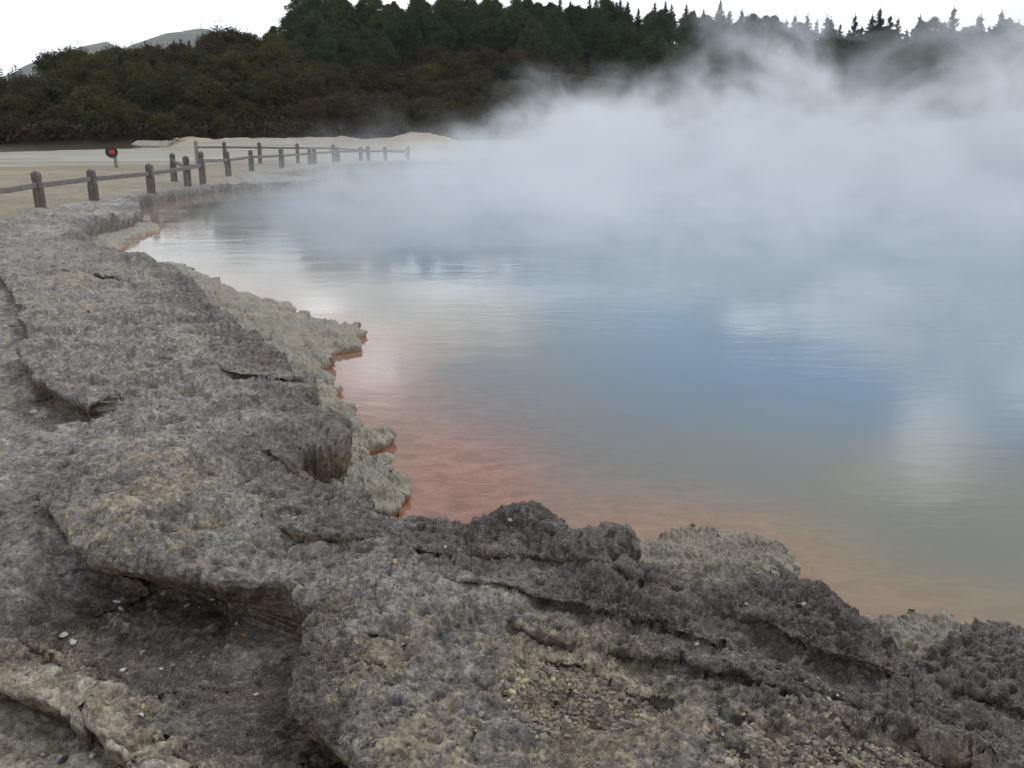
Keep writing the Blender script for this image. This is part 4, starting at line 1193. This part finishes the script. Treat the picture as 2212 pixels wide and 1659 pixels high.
# ------------------------------------------------------------------ stones
def stone_geo(rg_, n=22, flat=.6, rough=.0):
    """irregular convex chip: hull of random points"""
    import bmesh
    bm = bmesh.new()
    p = unit(rg_.normal(size=(n, 3))) * rg_.uniform(.75, 1, (n, 1)) * np.array([1, rg_.uniform(.6, .9), flat])
    for q_ in p: bm.verts.new(q_)
    bmesh.ops.convex_hull(bm, input=bm.verts)
    for v in [v for v in bm.verts if not v.link_faces]: bm.verts.remove(v)
    bmesh.ops.bevel(bm, geom=list(bm.edges), offset=.07, segments=1, affect='EDGES')
    bmesh.ops.triangulate(bm, faces=bm.faces)
    bm.verts.ensure_lookup_table(); bm.verts.index_update()
    V = np.array([v.co for v in bm.verts], F32); Fq = np.array([[v.index for v in f.verts] for f in bm.faces], np.int32)
    bm.free(); return V, Fq
g = np.random.default_rng(21)
CH = [stone_geo(g, 16, g.uniform(.4, .8)) for _ in range(14)]
def gravel_material():
    m, t, b = material('gravel_chips')
    geo = t.new('ShaderNodeNewGeometry'); rp = geo.outputs['Random Per Island']
    cr = t.new('ShaderNodeValToRGB'); t.put(cr.inputs[0], rp)
    els = cr.color_ramp.elements
    els[0].position = 0; els[0].color = (0.15, 0.125, 0.105, 1)
    els[1].position = 1; els[1].color = (0.44, 0.40, 0.33, 1)
    for p_, c_ in ((.2, (0.21, 0.175, 0.135)), (.4, (0.28, 0.23, 0.165)), (.55, (0.20, 0.18, 0.17)), (.7, (0.33, 0.28, 0.195)), (.85, (0.26, 0.22, 0.18)), (.93, (0.38, 0.33, 0.19))):
        e = els.new(p_); e.color = c_ + (1,)
    n = t.noise(geo.outputs['Position'], 120, 4, .7)
    t.put(b.inputs['Base Color'], t.mix(t.ramp(n, .3, .6), t.mix(.2, cr.outputs[0], (.12, .10, .08)), cr.outputs[0]))
    b.inputs['Roughness'].default_value = .85
    t.put(b.inputs['Normal'], t.bump(n, .4, .004))
    return m
def rotm(rg_):
    e = rg_.uniform(-.35, .35, 2); a_ = rg_.uniform(0, 6.28)
    return np.array(Matrix.Rotation(a_, 3, 'Z') @ Matrix.Rotation(e[0], 3, 'X') @ Matrix.Rotation(e[1], 3, 'Y'))
def in_poly(px_, py_, P):
    ins = False; n = len(P)
    for i in range(n):
        (x0, y0), (x1, y1) = P[i], P[(i + 1) % n]
        if (y0 > py_) != (y1 > py_) and px_ < (x1 - x0) * (py_ - y0) / (y1 - y0) + x0: ins = not ins
    return ins
GP = [([(1085, 1462), (1120, 1440), (1160, 1440), (1200, 1430), (1250, 1436), (1290, 1450), (1330, 1470), (1390, 1500), (1420, 1540), (1380, 1566), (1330, 1578), (1270, 1572), (1230, 1590), (1190, 1606), (1150, 1590), (1130, 1560), (1095, 1520)], 1500, .0115),
      ([(1540, 1640), (1620, 1600), (1700, 1590), (1800, 1596), (1900, 1616), (1990, 1630), (2060, 1659), (1530, 1690)], 700, .013),
      ([(0, 1560), (100, 1600), (180, 1590), (250, 1640), (260, 1700), (0, 1700)], 110, .010),
      ([(130, 1360), (330, 1260), (420, 1280), (560, 1310), (560, 1400), (400, 1480), (300, 1560), (240, 1500), (150, 1420)], 60, .009),
      ([(700, 1300), (1100, 1290), (1700, 1450), (2000, 1560), (1500, 1650), (900, 1650), (700, 1480)], 330, .006),
      ([(1560, 1250), (1850, 1350), (2150, 1450), (2150, 1560), (1800, 1500), (1560, 1400)], 90, .006),
      ([(130, 640), (350, 620), (520, 800), (560, 1000), (420, 1100), (250, 1000), (200, 760)], 220, .012),
      ([(520, 690), (640, 680), (700, 720), (600, 740)], 160, .014)]
Vs, Fs, n = [], [], 0
g = np.random.default_rng(33)
for P, cnt_, sz in GP:
    xs0, xs1 = min(a for a, _ in P), max(a for a, _ in P); ys0, ys1 = min(b for _, b in P), max(b for _, b in P)
    k = 0; tries = 0
    while k < cnt_ and tries < cnt_ * 6:
        tries += 1
        a, b = g.uniform(xs0, xs1), g.uniform(ys0, ys1)
        if not in_poly(a, b, P): continue
        hit, nor, ok = rock_height_px(a, b)
        if not ok or nor.z < .45: continue
        s = sz * (0.35 + 1.7 * g.beta(1.0, 4.0))
        v, f = CH[g.integers(len(CH))]
        Vs.append((v * s) @ rotm(g).T + np.array(hit) + np.array([0, 0, s * .12])); Fs.append(f + n); n += len(v); k += 1
gv = link('gravel', mesh_from('gravel', np.concatenate(Vs), np.concatenate(Fs), gravel_material()))
tag(gv, 'small buff and grey stone chips gathered in hollows of the rock shelf', 'gravel', kind='stuff')
log('gravel', n)
SC = {'yellow': (.46, .40, .16), 'pale yellow': (.50, .45, .27), 'cream': (.50, .46, .36), 'white': (.52, .50, .46), 'beige': (.37, .32, .235), 'orange': (.45, .20, .035), 'dark grey': (.055, .055, .06), 'brown': (.22, .17, .11), 'grey': (.30, .29, .28), 'slate blue': (.10, .12, .14), 'pinkish': (.42, .34, .30), 'tan': (.40, .30, .16)}
SM = {k: plain(k.replace(' ', '_') + '_stone', v, .85, 60, .22, .4, .003) for k, v in SC.items()}
# column, row, size in picture pixels, colour, flatness, where it lies
stones = [(1127, 1454, 15, 'yellow', .5, 'top one of the yellow pair at the upper left of the gravel hollow'), (1132, 1474, 21, 'yellow', .55, 'largest yellow one at the left of the gravel hollow'), (1105, 1496, 24, 'pale yellow', .45, 'long flat one at the left rim of the gravel hollow'),
          (1195, 1469, 13, 'yellow', .5, 'in the upper middle of the gravel hollow'), (1231, 1481, 15, 'pale yellow', .5, 'two toned one in the middle of the gravel hollow'), (1084, 1476, 15, 'beige', .6, 'rounded one just left of the big yellow stone'), (1112, 1483, 11, 'cream', .6, 'between the big yellow and the long flat stone'),
          (1276, 1514, 14, 'beige', .5, 'right of centre in the gravel hollow'), (1282, 1502, 8, 'orange', .6, 'tiny one right of centre in the gravel hollow'), (1098, 1516, 9, 'white', .7, 'at the lower left rim of the gravel hollow'), (1184, 1582, 9, 'dark grey', .7, 'at the bottom rim of the gravel hollow'),
          (1333, 1536, 9, 'cream', .6, 'at the right side of the gravel hollow'), (1293, 1567, 11, 'tan', .6, 'at the lower right rim of the gravel hollow'), (1612, 1307, 11, 'cream', .75, 'lying alone on the dark rim left of the paired stones'), (1737, 1307, 13, 'cream', .8, 'on the dark rim beside a slate chip'),
          (1748, 1313, 10, 'slate blue', .7, 'touching the cream stone on the dark rim'), (1605, 1545, 18, 'tan', .5, 'lying alone on grey rock below the long crack'), (1790, 1512, 12, 'white', .6, 'under the lip of the long crack'), (1808, 1503, 9, 'pale yellow', .6, 'tucked in the long crack beside the white stone'),
          (853, 1215, 16, 'tan', .5, 'angular one on the upper rim left of the crest'), (1103, 1124, 15, 'grey', .4, 'flat one at the foot of the rim crest'), (962, 1181, 11, 'white', .35, 'flat chip on the dark rim ledge'), (1505, 1392, 12, 'pinkish', .35, 'flat chip above the long crack'),
          (158, 1389, 21, 'white', .45, 'large flake on the pale crust above the sandy hollow'), (140, 1373, 20, 'cream', .4, 'flat flake beside the large white one on the pale crust'), (254, 1301, 17, 'white', .5, 'upper one of a stacked pair on the lower terrace'), (262, 1316, 15, 'beige', .4, 'lower one of a stacked pair on the lower terrace'),
          (356, 1281, 22, 'cream', .35, 'long flake under the undercut lip'), (459, 1296, 15, 'pinkish', .4, 'flake right of centre under the undercut lip'), (476, 1302, 12, 'yellow', .3, 'standing in for a fallen leaf beside the pinkish flake'), (405, 1308, 18, 'beige', .3, 'slab between the two flakes under the lip'),  # the yellow chip stands in for a fallen leaf
          (511, 1349, 10, 'grey', .8, 'round one on the floor of the dark hollow'), (527, 1372, 11, 'orange', .4, 'bright one on the floor of the dark hollow'), (543, 1321, 6, 'orange', .4, 'tiny one highest on the floor of the dark hollow'), (554, 1501, 12, 'pale yellow', .5, 'low on the dark terrace near the right undercut'),
          (265, 1449, 16, 'white', .45, 'flake below the crust step on the lower terrace'), (349, 1446, 11, 'cream', .5, 'beside the crust step on the lower terrace'), (200, 1634, 17, 'cream', .5, 'angular one in the sandy hollow'), (169, 1618, 14, 'grey', .4, 'flat one in the sandy hollow'), (137, 1646, 20, 'dark grey', .7, 'big one at the bottom of the sandy hollow'),
          (306, 1545, 14, 'white', .5, 'on the lip right of the sandy hollow'), (310, 1526, 13, 'tan', .35, 'above the white stone right of the sandy hollow'), (353, 1537, 11, 'brown', .8, 'round one right of the sandy hollow'), (192, 674, 8, 'dark grey', .6, 'alone on the grey upper shelf'), (74, 890, 17, 'white', .35, 'flat one on the far left terrace'), (12, 707, 11, 'white', .5, 'at the left edge below the upper shelf'),
          (985, 1394, 10, 'pinkish', .5, 'left of the gravel hollow on cracked crust'), (870, 1392, 10, 'pale yellow', .5, 'inside the small shell shaped pocket')]
for a, b, px_, cn, fl_, where in stones:
    hit, nor, ok = rock_height_px(a, b)
    if not ok: continue
    dist = (Vector(hit) - Vector((0, 0, CAMZ))).length
    s = px_ / FPX * dist / 2 * 1.2
    gg = np.random.default_rng(int(a * 7 + b))
    v, f = stone_geo(gg, 18, fl_)
    so = link('stone', mesh_from('stone', (v * s) @ rotm(gg).T, f, SM[cn]), None, (hit[0], hit[1], hit[2] + s * fl_ * .45))
    size_w = 'small' if px_ < 12 else 'medium' if px_ < 17 else 'large'
    tag(so, '%s stone, %s' % (cn, where), 'stone', 'loose stones on the rock')
log('stones')

# ------------------------------------------------------------------ steam over the pool
def steam_material():
    m = bpy.data.materials.new('steam_vapour'); m.use_nodes = True
    t = NT(m.node_tree); t.n.clear()
    out = t.new('ShaderNodeOutputMaterial')
    P = t.new('ShaderNodeNewGeometry').outputs['Position']
    sep = t.new('ShaderNodeSeparateXYZ', i_Vector=P)
    x, y, z = sep.outputs
    zz = t.math('ADD', z, 0.18)
    n1 = t.noise(t.mapped(P, (0.10, 0.10, 0.12)), 1.0, 4.5, 0.62, 0.9)
    n2 = t.noise(t.mapped(P, (0.36, 0.30, 0.46)), 1.0, 4.5, 0.66, 1.2)
    # the cloud is taller to the right and away from the viewer, with one high billow
    H = t.math('ADD', t.ramp(x, -10.0, 5.0, 1.0, 3.1), t.ramp(x, 9, 14, 0.0, -1.1))
    def puff(x0, y0, sx, sy, h):
        a = t.math('DIVIDE', t.math('SUBTRACT', x, x0), sx); b = t.math('DIVIDE', t.math('SUBTRACT', y, y0), sy)
        return t.math('MULTIPLY', t.math('POWER', 2.718, t.math('MULTIPLY', t.math('ADD', t.math('MULTIPLY', a, a), t.math('MULTIPLY', b, b)), -1.0)), h)
    H = t.math('ADD', H, t.math('ADD', puff(9.0, 37, 3.6, 9, 4.0), puff(18.5, 30, 4.2, 7, 7.5)))
    H = t.math('MULTIPLY', H, t.ramp(y, 4, 34, 0.40, 1.0))
    lump = t.ramp(n1, 0.32, 0.68, 0.30, 1.75)
    lump = t.math('MULTIPLY', lump, t.ramp(n2, 0.32, 0.68, 0.55, 1.45))
    H = t.math('MULTIPLY', H, lump)
    hf = t.math('POWER', t.math('SUBTRACT', 1.0, t.math('DIVIDE', zz, H), clamp=True), 2.0)
    cov = t.math('MULTIPLY', t.ramp(y, 5.0, 22, 0.02, 1.0), t.ramp(x, -9.5, 2.5, 0.03, 1.0))
    tex = t.ramp(t.math('ADD', t.math('MULTIPLY', n1, 0.45), t.math('MULTIPLY', n2, 0.55)), 0.38, 0.60, 0.05, 1.5)
    d = t.math('MULTIPLY', t.math('MULTIPLY', hf, cov), tex)
    d = t.math('MULTIPLY', d, 0.40)
    v = t.new('ShaderNodeVolumePrincipled')
    v.inputs['Color'].default_value = (0.93, 0.965, 1.0, 1)
    v.inputs['Anisotropy'].default_value = 0.1
    t.put(v.inputs['Density'], d)
    t.put(out.inputs['Volume'], v.outputs[0])
    try: m.cycles.volume_step_rate = 1.0
    except Exception: pass
    return m
mb = MB()
b0, b1 = (-13, 5.2, -0.176), (48, 66, 13.0)
mb.add([(b0[0], b0[1], b0[2]), (b1[0], b0[1], b0[2]), (b1[0], b1[1], b0[2]), (b0[0], b1[1], b0[2]), (b0[0], b0[1], b1[2]), (b1[0], b0[1], b1[2]), (b1[0], b1[1], b1[2]), (b0[0], b1[1], b1[2])],
       [(3, 2, 1, 0), (4, 5, 6, 7), (0, 1, 5, 4), (1, 2, 6, 5), (2, 3, 7, 6), (3, 0, 4, 7)])
st = link('steam', mb.mesh('steam', steam_material()))
tag(st, 'thick white steam drifting up from the hot pool', 'steam', kind='stuff')

# air: thin haze so that the far mountain fades
hz = bpy.data.materials.new('air_haze'); hz.use_nodes = True
t = NT(hz.node_tree); t.n.clear()
o_ = t.new('ShaderNodeOutputMaterial'); v = t.new('ShaderNodeVolumePrincipled')
v.inputs['Color'].default_value = (0.85, 0.92, 1.0, 1); v.inputs['Density'].default_value = 0.00006; v.inputs['Anisotropy'].default_value = 0.2
t.put(o_.inputs['Volume'], v.outputs[0])
mb = MB()
b0, b1 = (-9500, -9500, -4), (9500, 9500, 700)
mb.add([(b0[0], b0[1], b0[2]), (b1[0], b0[1], b0[2]), (b1[0], b1[1], b0[2]), (b0[0], b1[1], b0[2]), (b0[0], b0[1], b1[2]), (b1[0], b0[1], b1[2]), (b1[0], b1[1], b1[2]), (b0[0], b1[1], b1[2])],
       [(3, 2, 1, 0), (4, 5, 6, 7), (0, 1, 5, 4), (1, 2, 6, 5), (2, 3, 7, 6), (3, 0, 4, 7)])
hzo = link('haze', mb.mesh('haze', hz))
tag(hzo, 'thin bluish air haze fading the far mountain', 'haze', kind='stuff')

# ------------------------------------------------------------------ sky and sun
SUN_EL, SUN_AZ = R(48), R(35)      # azimuth measured from +Y (view direction) to the right
w = bpy.data.worlds.new('World'); scene.world = w; w.use_nodes = True
t = NT(w.node_tree); t.n.clear()
out = t.new('ShaderNodeOutputWorld')
skyt = t.new('ShaderNodeTexSky'); skyt.sky_type = 'NISHITA'; skyt.sun_disc = False
skyt.sun_elevation = SUN_EL; skyt.sun_rotation = SUN_AZ
skyt.air_density = 1.0; skyt.dust_density = 1.0; skyt.ozone_density = 1.2
bg1 = t.new('ShaderNodeBackground'); t.put(bg1.inputs[0], skyt.outputs[0]); bg1.inputs[1].default_value = 0.135
G = t.new('ShaderNodeTexCoord').outputs['Generated']
sep = t.new('ShaderNodeSeparateXYZ', i_Vector=G)
gx, gy, gz = sep.outputs
az = t.math('ARCTAN2', gx, gy)
el = t.math('ARCSINE', gz)
# cloud deck seen in perspective: direction projected on a flat layer
k = t.math('DIVIDE', 1.0, t.math('MAXIMUM', t.math('ADD', gz, 0.12), 0.05))
cv = t.new('ShaderNodeCombineXYZ'); t.put(cv.inputs[0], t.math('MULTIPLY', gx, k)); t.put(cv.inputs[1], t.math('MULTIPLY', gy, k))
cn = t.noise(cv.outputs[0], 1.1, 7, 0.58, 0.5)
cn2 = t.noise(cv.outputs[0], 3.4, 6, 0.6, 0.3)
# gap of blue sky ahead, between 10 and 22 degrees up
def gap(a0, e0, sa, se):
    da = t.math('DIVIDE', t.math('SUBTRACT', az, R(a0)), R(sa)); de = t.math('DIVIDE', t.math('SUBTRACT', el, R(e0)), R(se))
    r2 = t.math('ADD', t.math('MULTIPLY', da, da), t.math('MULTIPLY', de, de))
    return t.math('POWER', 2.718, t.math('MULTIPLY', r2, -1.0))
gp = t.math('ADD', gap(11, 16, 14, 5.2), t.math('MULTIPLY', gap(-140, 40, 40, 20), 0.7))
cover = t.math('ADD', t.math('ADD', t.math('MULTIPLY', cn, 0.8), t.math('MULTIPLY', cn2, 0.35)), t.math('MULTIPLY', gp, -0.62))
cf = t.ramp(cover, 0.30, 0.46)
spots = t.math('ADD', t.math('ADD', gap(26.5, 18.2, 2.6, 2.6), gap(16.5, 11.2, 3.5, 1.2)), t.math('ADD', gap(-9, 14.8, 2.2, 1.6), t.math('ADD', t.math('ADD', gap(-12.3, 10.8, 2.0, 0.8), t.math('MULTIPLY', gap(-2.5, 9.9, 4.5, 0.7), 0.6)), t.math('MULTIPLY', gap(33, 13, 4, 3), 0.5))))
cf = t.math('MAXIMUM', cf, t.ramp(el, R(9.5), R(5.0)))
cf = t.math('MAXIMUM', cf, t.math('MULTIPLY', t.ramp(az, R(-3), R(-11)), t.ramp(az, R(-80), R(-60))))
cf = t.math('MAXIMUM', cf, t.ramp(t.math('MULTIPLY', spots, t.math('ADD', cn2, 0.5)), 0.25, 0.75))
shade = t.ramp(t.math('ADD', t.math('MULTIPLY', cn2, 0.6), t.math('MULTIPLY', cn, 0.4)), 0.36, 0.64)
ccol = t.mix(shade, (0.70, 0.74, 0.79), (1.0, 1.0, 1.0))
# brighter near the horizon
bst = t.math('MULTIPLY', t.ramp(el, R(7), R(19), 1.6, 0.98), t.math('ADD', 1.0, t.math('MULTIPLY', spots, 1.1)))
bg2 = t.new('ShaderNodeBackground'); t.put(bg2.inputs[0], ccol); t.put(bg2.inputs[1], bst)
mx = t.new('ShaderNodeMixShader'); t.put(mx.inputs[0], cf); t.put(mx.inputs[1], bg1.outputs[0]); t.put(mx.inputs[2], bg2.outputs[0])
t.put(out.inputs['Surface'], mx.outputs[0])

sun = bpy.data.lights.new('sun', 'SUN'); sun.energy = 0.9; sun.angle = R(14); sun.color = (1.0, 0.965, 0.91)
so = bpy.data.objects.new('sun', sun); C.objects.link(so)
d = Vector((math.cos(SUN_EL) * math.sin(SUN_AZ), math.cos(SUN_EL) * math.cos(SUN_AZ), math.sin(SUN_EL)))
so.rotation_euler = d.to_track_quat('Z', 'Y').to_euler(); so.location = (20, 20, 40)

# ------------------------------------------------------------------ render settings
scene.render.engine = 'CYCLES'
cy = scene.cycles
cy.use_denoising = True
try: cy.denoiser = 'OPENIMAGEDENOISE'; cy.denoising_input_passes = 'RGB_ALBEDO_NORMAL'
except Exception: pass
cy.max_bounces = 6; cy.diffuse_bounces = 2; cy.glossy_bounces = 2; cy.transmission_bounces = 2; cy.transparent_max_bounces = 8
cy.volume_bounces = 3
cy.volume_step_rate = 0.9
cy.adaptive_threshold = 0.015
cy.volume_max_steps = 256
cy.sample_clamp_indirect = 4
scene.view_settings.view_transform = 'Standard'
scene.view_settings.look = 'None'
scene.view_settings.exposure = 0.08
scene.view_settings.gamma = 1.0
scene.view_settings.use_curve_mapping = False
log('done')
